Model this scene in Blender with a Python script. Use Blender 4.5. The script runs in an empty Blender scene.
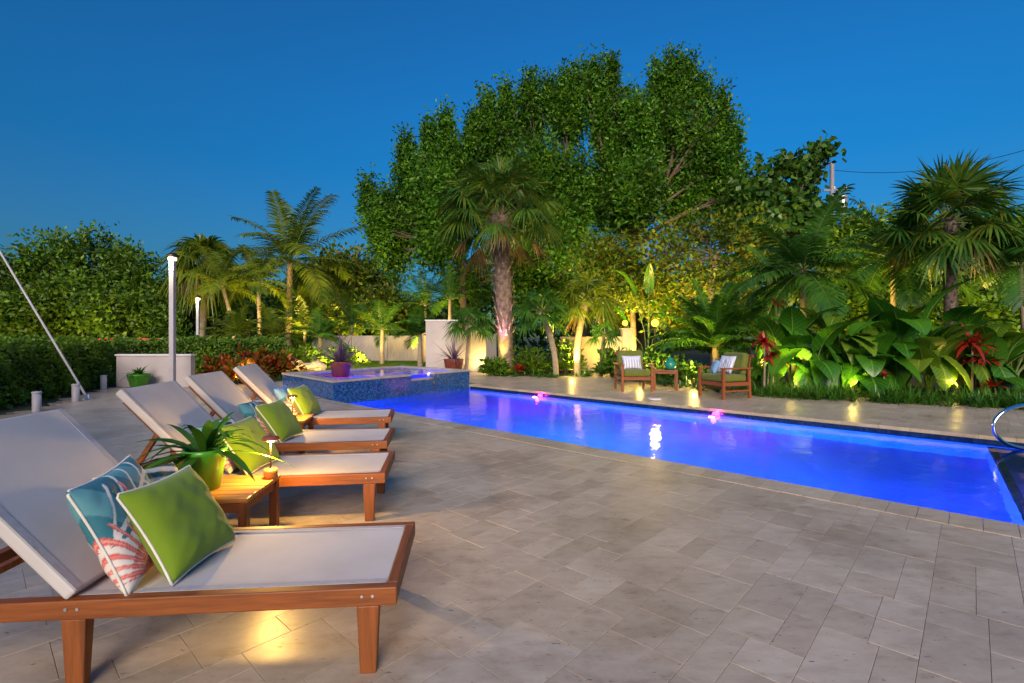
import bpy, math, random
import numpy as np
from mathutils import Vector, Matrix
R = math.radians
rnd = random.Random(7)
rng = np.random.default_rng(7)
SC = bpy.context.scene
COL = SC.collection
PI = math.pi

# ------------------------------------------------------------------ camera geometry
H, F, HY, CX = 1.3, 500.0, 335.0, 512.0
def P(px, py, Y): return Vector(((px-CX)/F*Y, Y, H-(py-HY)/F*Y))
def G(px, py, z=0.0):
    Y = F*(H-z)/(py-HY)
    return Vector(((px-CX)/F*Y, Y, z))
D2, N2 = (-.735, .678), (.678, .735)
def UV(u, v, z=0.0): return Vector((u*D2[0]+v*N2[0], u*D2[1]+v*N2[1], z))
def toUV(x, y): return (x*D2[0]+y*D2[1], x*N2[0]+y*N2[1])

# ------------------------------------------------------------------ mesh builder
class MB:
    def __init__(s): s.V=[]; s.n=0; s.F=[]; s.A=[]; s.has=False
    def add(s, v, f, mi=0, smooth=False, attr=None):
        v=np.asarray(v,dtype=np.float32).reshape(-1,3); f=np.asarray(f,dtype=np.int32)
        if f.ndim==1: f=f.reshape(1,-1)
        s.F.append((f+s.n, mi, smooth)); s.V.append(v); s.n+=len(v)
        if attr is not None: s.has=True
        s.A.append(np.zeros((len(v),4),np.float32) if attr is None else np.asarray(attr,np.float32))
    def build(s, name, mats, parent=None, bevel=0.0):
        me=bpy.data.meshes.new(name)
        V=np.concatenate(s.V); me.vertices.add(len(V)); me.vertices.foreach_set('co',V.ravel())
        nl=sum(f.size for f,_,_ in s.F); nf=sum(len(f) for f,_,_ in s.F)
        me.loops.add(nl); me.loops.foreach_set('vertex_index',np.concatenate([f.ravel() for f,_,_ in s.F]))
        tot=np.concatenate([np.full(len(f),f.shape[1]) for f,_,_ in s.F]).astype(np.int32)
        st=np.concatenate([[0],np.cumsum(tot)[:-1]]).astype(np.int32)
        me.polygons.add(nf); me.polygons.foreach_set('loop_start',st); 
        me.polygons.foreach_set('material_index',np.concatenate([np.full(len(f),m) for f,m,_ in s.F]).astype(np.int32))
        me.polygons.foreach_set('use_smooth',np.concatenate([np.full(len(f),sm) for f,_,sm in s.F]).astype(bool))
        me.update(calc_edges=True)
        if s.has: at=me.color_attributes.new('leafuv','FLOAT_COLOR','POINT'); at.data.foreach_set('color',np.concatenate(s.A).ravel())
        me.validate()
        for m in (mats if isinstance(mats,(list,tuple)) else [mats]): me.materials.append(m)
        o=bpy.data.objects.new(name,me); COL.objects.link(o)
        if parent is not None: o.parent=parent
        if bevel:
            b=o.modifiers.new('bevel','BEVEL'); b.width=bevel; b.segments=2; b.limit_method='ANGLE'; b.angle_limit=R(40)
        return o
    # primitives
    def hexa(s, p, mi=0):
        s.add(p, [[0,3,2,1],[4,5,6,7],[0,1,5,4],[1,2,6,5],[2,3,7,6],[3,0,4,7]], mi)
    def box(s, c, d, M=None, mi=0, taper=1.0):
        x,y,z=d[0]/2,d[1]/2,d[2]/2; t=taper
        p=[(-x*t,-y*t,-z),(x*t,-y*t,-z),(x*t,y*t,-z),(-x*t,y*t,-z),(-x,-y,z),(x,-y,z),(x,y,z),(-x,y,z)]
        p=[Vector(q) for q in p]
        if M is not None: p=[M@q for q in p]
        s.hexa([q+Vector(c) for q in p], mi)
    def bar(s, a, b, w, h, up=(0,0,1), mi=0):
        a,b=Vector(a),Vector(b); t=(b-a).normalized(); sd=t.cross(Vector(up)).normalized(); u=sd.cross(t)
        q=[]
        for e in (a,b):
            q+= [e-sd*w/2-u*h/2, e+sd*w/2-u*h/2, e+sd*w/2+u*h/2, e-sd*w/2+u*h/2]
        s.hexa(q, mi)
    def tube(s, pts, rad, n=8, mi=0, closed=False, cap=True):
        pts=[Vector(p) for p in pts]; k=len(pts)
        if not hasattr(rad,'__len__'): rad=[rad]*k
        vs=[]; ref=None
        for i,p in enumerate(pts):
            a=pts[(i-1)%k] if (closed or i>0) else p; b=pts[(i+1)%k] if (closed or i<k-1) else p
            t=(b-a); t=t.normalized() if t.length>1e-9 else Vector((0,0,1))
            if ref is None: ref=Vector((1,0,0)) if abs(t.x)<.8 else Vector((0,1,0))
            e1=(ref-t*ref.dot(t)).normalized(); e2=t.cross(e1); ref=e1
            for j in range(n):
                an=2*PI*j/n; vs.append(p+(e1*math.cos(an)+e2*math.sin(an))*rad[i])
        fs=[]
        for i in range(k if closed else k-1):
            i2=(i+1)%k
            for j in range(n):
                j2=(j+1)%n; fs.append([i*n+j,i*n+j2,i2*n+j2,i2*n+j])
        s.add(vs,fs,mi,True)
        if cap and not closed:
            s.add(vs[:n],[list(range(n))[::-1]],mi); s.add(vs[-n:],[list(range(n))],mi)
    def lathe(s, prof, c=(0,0,0), n=24, mi=0, smooth=True):
        vs=[]; k=len(prof)
        for r,z in prof:
            for j in range(n): vs.append((c[0]+r*math.cos(2*PI*j/n), c[1]+r*math.sin(2*PI*j/n), c[2]+z))
        fs=[[i*n+j,i*n+(j+1)%n,(i+1)*n+(j+1)%n,(i+1)*n+j] for i in range(k-1) for j in range(n)]
        s.add(vs,fs,mi,smooth)
    def strips(s, B, Dr, L, W, bend, prof, nrm=None, mi=0, smooth=False, tone=None):
        B=np.asarray(B,float).reshape(-1,3); Dr=np.asarray(Dr,float).reshape(-1,3); N=len(B)
        Dr=Dr/np.maximum(np.linalg.norm(Dr,axis=1,keepdims=True),1e-9)
        L=np.broadcast_to(np.asarray(L,float),(N,)); W=np.broadcast_to(np.asarray(W,float),(N,)); bend=np.broadcast_to(np.asarray(bend,float),(N,))
        nrm=np.array([0,0,1.0]) if nrm is None else np.asarray(nrm,float)
        sd=np.cross(Dr,np.broadcast_to(nrm,(N,3))); ln=np.linalg.norm(sd,axis=1,keepdims=True)
        sd=np.where(ln<1e-3,np.array([1.0,0,0]),sd/np.maximum(ln,1e-9))
        rows=[]
        for t,w in prof:
            c=B+L[:,None]*(Dr*t); c[:,2]-=L*bend*t*t
            rows.append(c-sd*(W*w/2)[:,None]); rows.append(c+sd*(W*w/2)[:,None])
        V=np.stack(rows,axis=1); m=V.shape[1]; k=len(prof)
        base=(np.arange(N)*m)[:,None,None]
        q=np.array([[2*i,2*i+1,2*i+3,2*i+2] for i in range(k-1)])[None]
        at=None
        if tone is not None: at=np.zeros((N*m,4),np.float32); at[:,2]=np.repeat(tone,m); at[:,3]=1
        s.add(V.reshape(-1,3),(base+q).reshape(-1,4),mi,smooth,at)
RH=[(0,.06),(.45,1),(1,.05)]
BL=[(0,.55),(.2,.9),(.45,1),(.75,.7),(1,.04)]

def tag(o,label=None,cat=None,group=None,kind=None):
    if label: o['label']=label
    if cat: o['category']=cat
    if group: o['group']=group
    if kind: o['kind']=kind
    return o
def thing(name,label,cat,loc=(0,0,0),rz=0,group=None):
    o=bpy.data.objects.new(name,None); COL.objects.link(o); o.location=loc; o.rotation_euler=(0,0,rz)
    o.empty_display_size=.1
    return tag(o,label,cat,group)
def struct(o): o['kind']='structure'; return o
def copy_tree(o,parent=None):
    c=o.copy(); COL.objects.link(c)
    if parent is not None: c.parent=parent
    for ch in o.children: copy_tree(ch,c)
    return c

# ------------------------------------------------------------------ materials
def mat(name):
    m=bpy.data.materials.new(name); m.use_nodes=True; nt=m.node_tree
    return m,nt,nt.nodes['Principled BSDF']
def N(nt,t,**k):
    n=nt.nodes.new(t)
    for a,b in k.items(): setattr(n,a,b)
    return n
def ramp(nt,fac,c):
    r=N(nt,'ShaderNodeValToRGB'); nt.links.new(fac,r.inputs[0])
    e=r.color_ramp.elements
    while len(e)<len(c): e.new(.5)
    for i,(p,cc) in enumerate(c): e[i].position=p; e[i].color=(*cc,1)
    return r.outputs[0]
def noise(nt,scale,detail=4,vec=None,rough=.55):
    n=N(nt,'ShaderNodeTexNoise'); n.inputs['Scale'].default_value=scale; n.inputs['Detail'].default_value=detail; n.inputs['Roughness'].default_value=rough
    if vec is not None: nt.links.new(vec,n.inputs['Vector'])
    return n.outputs['Fac']
def objco(nt): return N(nt,'ShaderNodeTexCoord').outputs['Object']
def bump(nt,b,h,st=.3,dist=.01):
    bn=N(nt,'ShaderNodeBump'); bn.inputs['Strength'].default_value=st; bn.inputs['Distance'].default_value=dist
    nt.links.new(h,bn.inputs['Height']); nt.links.new(bn.outputs[0],b.inputs['Normal'])
def plain(name,c,rough=.5,var=.25,scale=6,metal=0,bmp=.15,bscale=40,spec=.5):
    m,nt,b=mat(name); co=objco(nt)
    f=noise(nt,scale,5,co)
    nt.links.new(ramp(nt,f,[(.3,[x*(1-var) for x in c]),(.7,[min(1,x*(1+var)) for x in c])]),b.inputs['Base Color'])
    b.inputs['Roughness'].default_value=rough; b.inputs['Metallic'].default_value=metal
    b.inputs['Specular IOR Level'].default_value=spec
    if bmp: bump(nt,b,noise(nt,bscale,3,co),bmp,.004)
    return m
def leafmat(name,c1,c2,trans=.35,rough=.45,gl=.06,c3=None):
    m=bpy.data.materials.new(name); m.use_nodes=True; nt=m.node_tree; nt.nodes.clear()
    out=N(nt,'ShaderNodeOutputMaterial'); geo=N(nt,'ShaderNodeNewGeometry')
    stops=[(0,c1),(.75,c2)] + ([(.97,c3)] if c3 else [])
    col=ramp(nt,geo.outputs['Random Per Island'],stops)
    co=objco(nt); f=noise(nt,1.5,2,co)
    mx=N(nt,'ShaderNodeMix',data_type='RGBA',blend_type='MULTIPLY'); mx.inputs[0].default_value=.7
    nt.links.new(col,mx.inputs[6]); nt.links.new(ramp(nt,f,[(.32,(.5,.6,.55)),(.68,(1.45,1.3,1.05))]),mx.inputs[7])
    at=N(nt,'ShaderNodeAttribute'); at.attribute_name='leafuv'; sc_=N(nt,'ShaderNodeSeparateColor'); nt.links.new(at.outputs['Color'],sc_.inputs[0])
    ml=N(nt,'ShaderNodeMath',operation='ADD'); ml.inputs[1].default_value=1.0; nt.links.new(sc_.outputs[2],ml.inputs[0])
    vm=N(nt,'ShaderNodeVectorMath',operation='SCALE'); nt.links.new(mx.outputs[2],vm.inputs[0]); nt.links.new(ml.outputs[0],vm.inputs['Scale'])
    col=vm.outputs[0]
    d=N(nt,'ShaderNodeBsdfDiffuse'); t=N(nt,'ShaderNodeBsdfTranslucent'); g=N(nt,'ShaderNodeBsdfGlossy'); g.inputs['Roughness'].default_value=rough
    nt.links.new(col,d.inputs[0]); nt.links.new(col,t.inputs[0])
    m1=N(nt,'ShaderNodeMixShader'); m1.inputs[0].default_value=trans; nt.links.new(d.outputs[0],m1.inputs[1]); nt.links.new(t.outputs[0],m1.inputs[2])
    m2=N(nt,'ShaderNodeMixShader'); m2.inputs[0].default_value=gl; nt.links.new(m1.outputs[0],m2.inputs[1]); nt.links.new(g.outputs[0],m2.inputs[2])
    nt.links.new(m2.outputs[0],out.inputs[0])
    return m
def emis(name,c,s):
    m,nt,b=mat(name); b.inputs['Base Color'].default_value=(*c,1); b.inputs['Emission Color'].default_value=(*c,1); b.inputs['Emission Strength'].default_value=s
    return m
def woodmat(name,c,axis=0,rough=.55):
    m,nt,b=mat(name); co=objco(nt); mp=N(nt,'ShaderNodeMapping'); sc=[14,14,14]; sc[axis]=.9; mp.inputs['Scale'].default_value=sc
    nt.links.new(co,mp.inputs[0]); f=noise(nt,3.0,6,mp.outputs[0],.65)
    nt.links.new(ramp(nt,f,[(.25,[x*.45 for x in c]),(.5,c),(.75,[min(1,x*1.5) for x in c])]),b.inputs['Base Color'])
    b.inputs['Roughness'].default_value=rough; bump(nt,b,f,.25,.003)
    return m

M={}
M['wood']=woodmat('teak_long',(.22,.062,.011)); M['woodz']=woodmat('teak_upright',(.21,.06,.011),2); M['woody']=woodmat('teak_cross',(.20,.057,.011),1)
M['tablewood']=woodmat('slat_teak',(.5,.2,.045),0,.3)
M['redwood']=woodmat('red_brown_wood',(.26,.075,.025),0,.35)
# white sling fabric with a fine weave
m,nt,b=mat('sling_fabric'); co=objco(nt)
w1=N(nt,'ShaderNodeTexWave'); w1.bands_direction='X'; w1.inputs['Scale'].default_value=130; nt.links.new(co,w1.inputs[0])
w2=N(nt,'ShaderNodeTexWave'); w2.bands_direction='Y'; w2.inputs['Scale'].default_value=130; nt.links.new(co,w2.inputs[0])
ad=N(nt,'ShaderNodeMath',operation='ADD'); nt.links.new(w1.outputs['Fac'],ad.inputs[0]); nt.links.new(w2.outputs['Fac'],ad.inputs[1])
nt.links.new(ramp(nt,noise(nt,3,5,co),[(.3,(.50,.48,.465)),(.7,(.58,.56,.545))]),b.inputs['Base Color']); b.inputs['Roughness'].default_value=.75
bump(nt,b,ad.outputs[0],.2,.002); M['sling']=m
M['hem']=plain('sling_hem',(.40,.39,.41),.8,.1,30,0,.3,90)
def fabric(name,c,var=.18,scale=9):
    m,nt,b=mat(name); co=objco(nt)
    nt.links.new(ramp(nt,noise(nt,scale,6,co),[(.25,[x*(1-var) for x in c]),(.75,[x*(1+var) for x in c])]),b.inputs['Base Color'])
    b.inputs['Roughness'].default_value=.85; b.inputs['Sheen Weight'].default_value=.15
    wv=noise(nt,260,2,co); wr=noise(nt,5.5,3,co)
    ad=N(nt,'ShaderNodeMath',operation='MULTIPLY_ADD'); ad.inputs[1].default_value=2.5; nt.links.new(wr,ad.inputs[0]); nt.links.new(wv,ad.inputs[2])
    bump(nt,b,ad.outputs[0],.35,.004)
    return m
M['lime']=fabric('lime_fabric',(.145,.25,.004),.07); M['olive']=fabric('olive_fabric',(.12,.14,.012)); M['pipe']=fabric('white_piping',(.75,.72,.62)); M['blue_fab']=fabric('blue_fabric',(.18,.36,.62))
def attrfab(name):
    m,nt,b=mat(name); a=N(nt,'ShaderNodeAttribute'); a.attribute_name='print'; nt.links.new(a.outputs['Color'],b.inputs['Base Color']); b.inputs['Roughness'].default_value=.85
    co=objco(nt); bump(nt,b,noise(nt,7,4,co),.3,.02); return m
M['print']=attrfab('printed_fabric')
M['limepot']=plain('lime_glaze',(.06,.30,.015),.3,.1,5); M['terra']=plain('red_clay',(.24,.06,.04),.55,.3,7); M['teal']=plain('teal_glaze',(.02,.25,.17),.2,.2)
M['white']=plain('white_paint',(.72,.70,.74),.5,.06,2,0,.08); M['postpaint']=plain('grey_white_paint',(.42,.41,.45),.5,.12,3,0,.1); M['stucco']=plain('white_stucco',(.44,.405,.41),.85,.1,1.5,0,.5,60)
M['vinyl']=plain('white_vinyl',(.40,.36,.33),.5,.06,2,0,.05); M['beige']=plain('beige_stucco',(.55,.45,.28),.85,.12,2,0,.5,50)
M['bronze']=plain('dark_bronze',(.06,.045,.03),.4,.3,20,.8); M['steel']=plain('steel',(.75,.75,.78),.12,.05,3,1,0)
M['grey']=plain('weathered_grey',(.28,.25,.27),.7,.2,5); M['bolt']=plain('galvanised_metal',(.45,.46,.48),.35,.15,8,.6)
M['rock']=plain('limestone',(.5,.42,.33),.85,.3,5,0,.8,12); M['red']=plain('red_paint',(.55,.04,.02),.5,.2,4)
M['soilpot']=plain('potting_soil',(.05,.035,.02),.95,.4,30); M['bark']=plain('bark',(.10,.07,.045),.9,.4,7,0,.9,20); M['barkg']=plain('grey_bark',(.09,.075,.065),.9,.35,6,0,.8,18)
M['palmbark']=plain('palm_bark',(.30,.24,.16),.85,.25,9,0,.7,25); M['boot']=plain('palm_boots',(.20,.145,.115),.9,.4,9,0,.8,20); M['darkglass']=plain('dark_glass',(.02,.025,.03),.1,.2)
M['stem']=plain('green_stem',(.12,.17,.04),.5,.3,8)
# soil and lawn
m,nt,b=mat('soil_and_lawn'); co=objco(nt)
nt.links.new(ramp(nt,noise(nt,.35,5,co),[(.38,(.05,.032,.018)),(.52,(.035,.05,.015)),(.66,(.04,.085,.018))]),b.inputs['Base Color']); b.inputs['Roughness'].default_value=.95
bump(nt,b,noise(nt,25,5,co),.8,.04); M['soil']=m
# stone pavers: every slab its own tone, pits and veins
m,nt,b=mat('travertine_pavers'); co=objco(nt); geo=N(nt,'ShaderNodeNewGeometry')
off=N(nt,'ShaderNodeVectorMath',operation='ADD'); scl=N(nt,'ShaderNodeVectorMath',operation='SCALE'); cmb=N(nt,'ShaderNodeCombineXYZ')
for q_ in (0,1,2): nt.links.new(geo.outputs['Random Per Island'],cmb.inputs[q_])
nt.links.new(cmb.outputs[0],scl.inputs[0]); scl.inputs['Scale'].default_value=57.0; nt.links.new(co,off.inputs[0]); nt.links.new(scl.outputs[0],off.inputs[1])
c0=ramp(nt,geo.outputs['Random Per Island'],[(0,(.43,.36,.27)),(.5,(.475,.40,.305)),(1,(.52,.445,.345))])
mp=N(nt,'ShaderNodeMapping'); mp.inputs['Rotation'].default_value=(0,0,R(42)); mp.inputs['Scale'].default_value=(1,2.6,1); nt.links.new(off.outputs[0],mp.inputs[0])
v1=noise(nt,5.5,10,mp.outputs[0],.74)
mx=N(nt,'ShaderNodeMix',data_type='RGBA',blend_type='MULTIPLY'); mx.inputs[0].default_value=.85; nt.links.new(c0,mx.inputs[6]); nt.links.new(ramp(nt,v1,[(.28,(.5,.42,.37)),(.42,(.88,.84,.80)),(.56,(1.0,.99,.98)),(.72,(1.14,1.13,1.12))]),mx.inputs[7])
pit=noise(nt,24,6,mp.outputs[0],.62)
mx2=N(nt,'ShaderNodeMix',data_type='RGBA',blend_type='MULTIPLY'); mx2.inputs[0].default_value=1; nt.links.new(mx.outputs[2],mx2.inputs[6]); nt.links.new(ramp(nt,pit,[(.30,(.3,.22,.2)),(.36,(1,1,1))]),mx2.inputs[7])
mx3=N(nt,'ShaderNodeMix',data_type='RGBA',blend_type='MULTIPLY'); mx3.inputs[0].default_value=1; nt.links.new(mx2.outputs[2],mx3.inputs[6]); nt.links.new(ramp(nt,noise(nt,1.1,9,co,.68),[(.34,(.72,.68,.64)),(.5,(1,1,1)),(.68,(1.1,1.09,1.07))]),mx3.inputs[7])
nt.links.new(mx3.outputs[2],b.inputs['Base Color'])
nt.links.new(ramp(nt,noise(nt,2.1,6,co),[(.3,(.27,)*3),(.7,(.42,)*3)]),b.inputs['Roughness']); 
ad=N(nt,'ShaderNodeMath',operation='MULTIPLY_ADD'); ad.inputs[1].default_value=.5; nt.links.new(v1,ad.inputs[0]); nt.links.new(ramp(nt,pit,[(.25,(0,)*3),(.36,(1,)*3)]),ad.inputs[2])
bump(nt,b,ad.outputs[0],.22,.004); M['paver']=m
M['grout']=plain('grout',(.27,.22,.17),.9,.3,20)
# blue mosaic
def mosaic(name,cs,scale=28):
    m,nt,b=mat(name); co=objco(nt); v=N(nt,'ShaderNodeTexVoronoi'); v.feature='F1'; v.distance='CHEBYCHEV'; v.inputs['Scale'].default_value=scale; v.inputs['Randomness'].default_value=.55; nt.links.new(co,v.inputs['Vector'])
    sp=N(nt,'ShaderNodeSeparateColor'); nt.links.new(v.outputs['Color'],sp.inputs[0])
    nt.links.new(ramp(nt,sp.outputs[0],cs),b.inputs['Base Color']); b.inputs['Roughness'].default_value=.15; bump(nt,b,v.outputs['Distance'],.3,.004); return m
M['mosaic']=mosaic('blue_glass_mosaic',[(0,(.006,.03,.12)),(.5,(.014,.08,.28)),(1,(.05,.17,.42))],38)
M['mosaicdark']=mosaic('dark_blue_mosaic',[(0,(.006,.015,.05)),(1,(.015,.04,.12))],30)
M['plaster']=plain('pool_plaster',(.10,.32,.80),.7,.08,1.5,0,.1)
# water: fresnel blend of clear and mirror, slight ripples
def water(name,tint,bs=.05,scale=2.2):
    m=bpy.data.materials.new(name); m.use_nodes=True; nt=m.node_tree; nt.nodes.clear()
    out=N(nt,'ShaderNodeOutputMaterial'); tr=N(nt,'ShaderNodeBsdfRefraction'); tr.inputs[0].default_value=(*tint,1); tr.inputs['Roughness'].default_value=0; tr.inputs['IOR'].default_value=1.33; gl=N(nt,'ShaderNodeBsdfGlossy'); gl.inputs['Roughness'].default_value=.07
    fr=N(nt,'ShaderNodeFresnel'); fr.inputs[0].default_value=1.33; ms=N(nt,'ShaderNodeMixShader')
    co=objco(nt); bn=N(nt,'ShaderNodeBump'); bn.inputs['Strength'].default_value=bs; bn.inputs['Distance'].default_value=.05
    nt.links.new(noise(nt,scale,3,co),bn.inputs['Height']); nt.links.new(bn.outputs[0],gl.inputs['Normal']); nt.links.new(bn.outputs[0],tr.inputs['Normal']); nt.links.new(bn.outputs[0],fr.inputs['Normal'])
    nt.links.new(fr.outputs[0],ms.inputs[0]); nt.links.new(tr.outputs[0],ms.inputs[1]); nt.links.new(gl.outputs[0],ms.inputs[2]); nt.links.new(ms.outputs[0],out.inputs[0]); return m
M['water']=water('pool_water',(.62,.86,1.0),.16,3.0); M['spawater']=water('spa_water',(.8,.85,1.0),.12,5)
# foliage
M['oak']=leafmat('broadleaf',(.035,.13,.010),(.085,.22,.014),.35,.5,.02,(.12,.22,.014))
M['oak2']=leafmat('broadleaf_dark',(.025,.09,.015),(.06,.15,.016),.35,.5,.025)
M['warmleaf']=leafmat('yellowing_leaf',(.05,.13,.008),(.13,.19,.012),.4,.5,.02,(.22,.17,.012))
M['mangrove']=leafmat('mangrove_leaf',(.045,.115,.008),(.11,.21,.014),.3,.5,.025)
M['grapeleaf']=leafmat('round_leaf',(.025,.10,.02),(.08,.17,.022),.3,.4,.03)
M['hedge']=leafmat('hedge_leaf',(.055,.15,.009),(.14,.26,.016),.3,.5,.025)
M['palm']=leafmat('palm_green',(.025,.11,.015),(.065,.18,.02),.3,.4,.035)
M['palmy']=leafmat('palm_yellow_green',(.06,.14,.010),(.16,.21,.015),.35,.4,.03)
M['palmdry']=leafmat('palm_dry',(.16,.09,.03),(.28,.18,.07),.3)
M['fan']=leafmat('fan_green',(.03,.11,.015),(.09,.19,.022),.3,.4,.035,(.18,.18,.02))
M['big']=leafmat('glossy_big_leaf',(.02,.13,.012),(.055,.21,.018),.35,.25,.1)
M['biglight']=leafmat('light_big_leaf',(.07,.20,.015),(.15,.26,.03),.4,.3,.1)
M['redleaf']=leafmat('red_leaf',(.30,.012,.012),(.55,.04,.03),.35,.35,.08)
M['croton']=leafmat('croton_leaf',(.34,.02,.012),(.12,.14,.012),.3,.35,.03,(.5,.16,.02))
M['purple']=leafmat('purple_leaf',(.13,.06,.15),(.28,.17,.30),.25,.4,.06)
M['strap']=leafmat('strap_green',(.025,.115,.010),(.07,.20,.015),.3,.35,.04)
M['dark']=leafmat('dark_strap',(.012,.055,.018),(.035,.11,.03),.25,.3,.1)
M['warmlamp']=emis('warm_lens',(1,.5,.06),1.0); M['globe']=emis('globe_glow',(1,.42,.03),2.2); M['whitelamp']=emis('white_lens',(1,.8,.5),1.0); M['pinklamp']=emis('pink_lens',(1,.03,.45),5); M['amber']=emis('amber_glow',(1,.5,.08),5); M['bluelamp']=emis('blue_lens',(.05,.2,1),.7)

def veined(name,c1,c2,ribs=9):
    m=leafmat(name,c1,c2,.35,.35,.045); nt=m.node_tree
    d=[n for n in nt.nodes if n.type=='BSDF_DIFFUSE'][0]; t=[n for n in nt.nodes if n.type=='BSDF_TRANSLUCENT'][0]; src=d.inputs[0].links[0].from_socket
    a=N(nt,'ShaderNodeAttribute'); a.attribute_name='leafuv'; sp=N(nt,'ShaderNodeSeparateColor'); nt.links.new(a.outputs['Color'],sp.inputs[0])
    def mth(op,x,y=None):
        n=N(nt,'ShaderNodeMath',operation=op)
        for i,q in enumerate((x,y)):
            if q is None: continue
            if isinstance(q,(int,float)): n.inputs[i].default_value=q
            else: nt.links.new(q,n.inputs[i])
        return n.outputs[0]
    ph=mth('FRACT',mth('MULTIPLY',mth('SUBTRACT',sp.outputs[0],mth('MULTIPLY',sp.outputs[1],.25)),float(ribs)))
    side=mth('LESS_THAN',mth('ABSOLUTE',mth('SUBTRACT',ph,.5)),.06); mid=mth('LESS_THAN',sp.outputs[1],.05)
    vein=mth('MAXIMUM',mth('MULTIPLY',side,.55),mid)
    edge=mth('MULTIPLY',mth('GREATER_THAN',mth('ADD',mth('MULTIPLY',sp.outputs[1],.75),mth('MULTIPLY',noise(nt,14,4,objco(nt)),.5)),1.06),.8)
    m1=N(nt,'ShaderNodeMix',data_type='RGBA'); nt.links.new(vein,m1.inputs[0]); nt.links.new(src,m1.inputs[6]); m1.inputs[7].default_value=(c2[0]*2.2,c2[1]*1.5,c2[2]*2,1)
    m2=N(nt,'ShaderNodeMix',data_type='RGBA'); nt.links.new(edge,m2.inputs[0]); nt.links.new(m1.outputs[2],m2.inputs[6]); m2.inputs[7].default_value=(.16,.10,.02,1)
    nt.links.new(m2.outputs[2],d.inputs[0]); nt.links.new(m2.outputs[2],t.inputs[0]); return m
M['big']=veined('glossy_big_leaf',(.015,.11,.008),(.06,.22,.012)); M['biglight']=veined('light_big_leaf',(.06,.18,.010),(.15,.27,.02),11)

# ------------------------------------------------------------------ lights
def lamp(kind,loc,e,c,parent=None,size=.05,to=None,spot=90,blend=.6,name='lamp_light'):
    l=bpy.data.lights.new(name,kind); l.energy=e; l.color=c
    if kind in('POINT','SPOT'): l.shadow_soft_size=size
    if kind=='SPOT': l.spot_size=R(spot); l.spot_blend=blend
    o=bpy.data.objects.new(name,l); COL.objects.link(o); o.location=loc
    if to is not None: o.rotation_euler=(Vector(to)-Vector(loc)).to_track_quat('-Z','Y').to_euler()
    if parent is not None:
        o.parent=parent; o.matrix_parent_inverse=Matrix.Translation(parent.location).inverted()
    return o

# ================================================================== SETTING
POOLU=(-2.25,9.75); VN,VF=4.85,8.9; WZ=-.10
A_=Vector((-3.55,9.95,0)); B_=Vector((-1.12,13.15,0)); C_=Vector((-5.55,12.1,0)); D_=Vector((-3.25,14.95,0))
# ground ring with a pool hole
mb=MB(); z=-.03
us=[-160,POOLU[0],POOLU[1],160]; vs=[-160,4.75,9.0,160]
for i in range(3):
    for j in range(3):
        if i==1 and j==1: continue
        mb.add([UV(us[i],vs[j],z),UV(us[i],vs[j+1],z),UV(us[i+1],vs[j+1],z),UV(us[i+1],vs[j],z)],[[0,1,2,3]])
struct(mb.build('ground',M['soil']))
def inpoly(x,y,poly):
    c=False; j=len(poly)-1
    for i in range(len(poly)):
        xi,yi=poly[i]; xj,yj=poly[j]
        if (yi>y)!=(yj>y) and x<(xj-xi)*(y-yi)/(yj-yi)+xi: c=not c
        j=i
    return c
g=lambda px,py:tuple(G(px,py)[:2])
PATIO=[(-6.9,-3),(-7.3,5),(-8.55,9.2),(-9.95,12.35),(-7.9,12.4),(-6.8,13.6),(-5.9,15.2),(-4.6,17.2),(-3.2,18.0),(-.9,17.6),(-.35,16.6),(.5,15.9),g(560,376.5),g(585,375),g(602,371),g(614,365.5),g(630,372),g(650,383),g(690,386),g(750,392),g(850,397),g(1024,405.5),(14,8.4),(14,-3)]
def hole(u,v): return POOLU[0]<u<POOLU[1] and 4.6<v<9.15
mb=MB(); s=.25; cells=[]
for iu in range(-70,100):
    for iv in range(-45,75):
        u,v=iu*s,iv*s; c=UV(u+s/2,v+s/2)
        if hole(u+s/2,v+s/2) and 4.75<v+s/2<9.0: continue
        if inpoly(c.x,c.y,PATIO): mb.add([UV(u,v,-.0022),UV(u,v+s,-.0022),UV(u+s,v+s,-.0022),UV(u+s,v,-.0022)],[[0,1,2,3]])
struct(mb.build('patio_bedding',M['grout']))
# pavers: rows across the pool axis, varied lengths, each slab bevelled by hand
mb=MB(); prn=random.Random(3)
def slab(u0,u1,v0,v1,gap=.0009,z0=-.0013,z1=.0):
    h=z1+prn.uniform(-.0006,.0006); e=.0011
    a,b,c,d=u0+gap,u1-gap,v0+gap,v1-gap
    if b-a<.02 or d-c<.02: return
    p=[UV(a,c,z0),UV(a,d,z0),UV(b,d,z0),UV(b,c,z0),UV(a+e,c+e,h),UV(a+e,d-e,h),UV(b-e,d-e,h),UV(b-e,c+e,h)]
    mb.add(p,[[4,5,6,7],[0,1,5,4],[1,2,6,5],[2,3,7,6],[3,0,4,7]])
def paver(u0,u1,v0,v1):
    c=UV((u0+u1)/2,(v0+v1)/2)
    if not inpoly(c.x,c.y,PATIO): return
    if u1>POOLU[0]-.25 and u0<POOLU[1]:
        if v0<4.55<v1: v1=4.55
        elif v0<9.2<v1: v0=9.2
        elif 4.55<=v0<9.2: return
    slab(u0,u1,v0,v1)
u=-16.5
while u<24:
    w=.34; v=-9+prn.uniform(0,.4)
    while v<19:
        k=prn.random()
        if k<.3: l=prn.choice([.34,.5]); paver(u,u+w,v,v+l)
        else:
            l=prn.choice([.5,.66,.68]); h_=w*prn.choice([.5,.5,.5,.62,.38])
            for a_,b_ in ((u,u+h_),(u+h_,u+w)):
                q_=v+l*prn.choice([.34,.5,.5,.66]); paver(a_,b_,v,q_); paver(a_,b_,q_,v+l)
        v+=l
    u+=w
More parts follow.
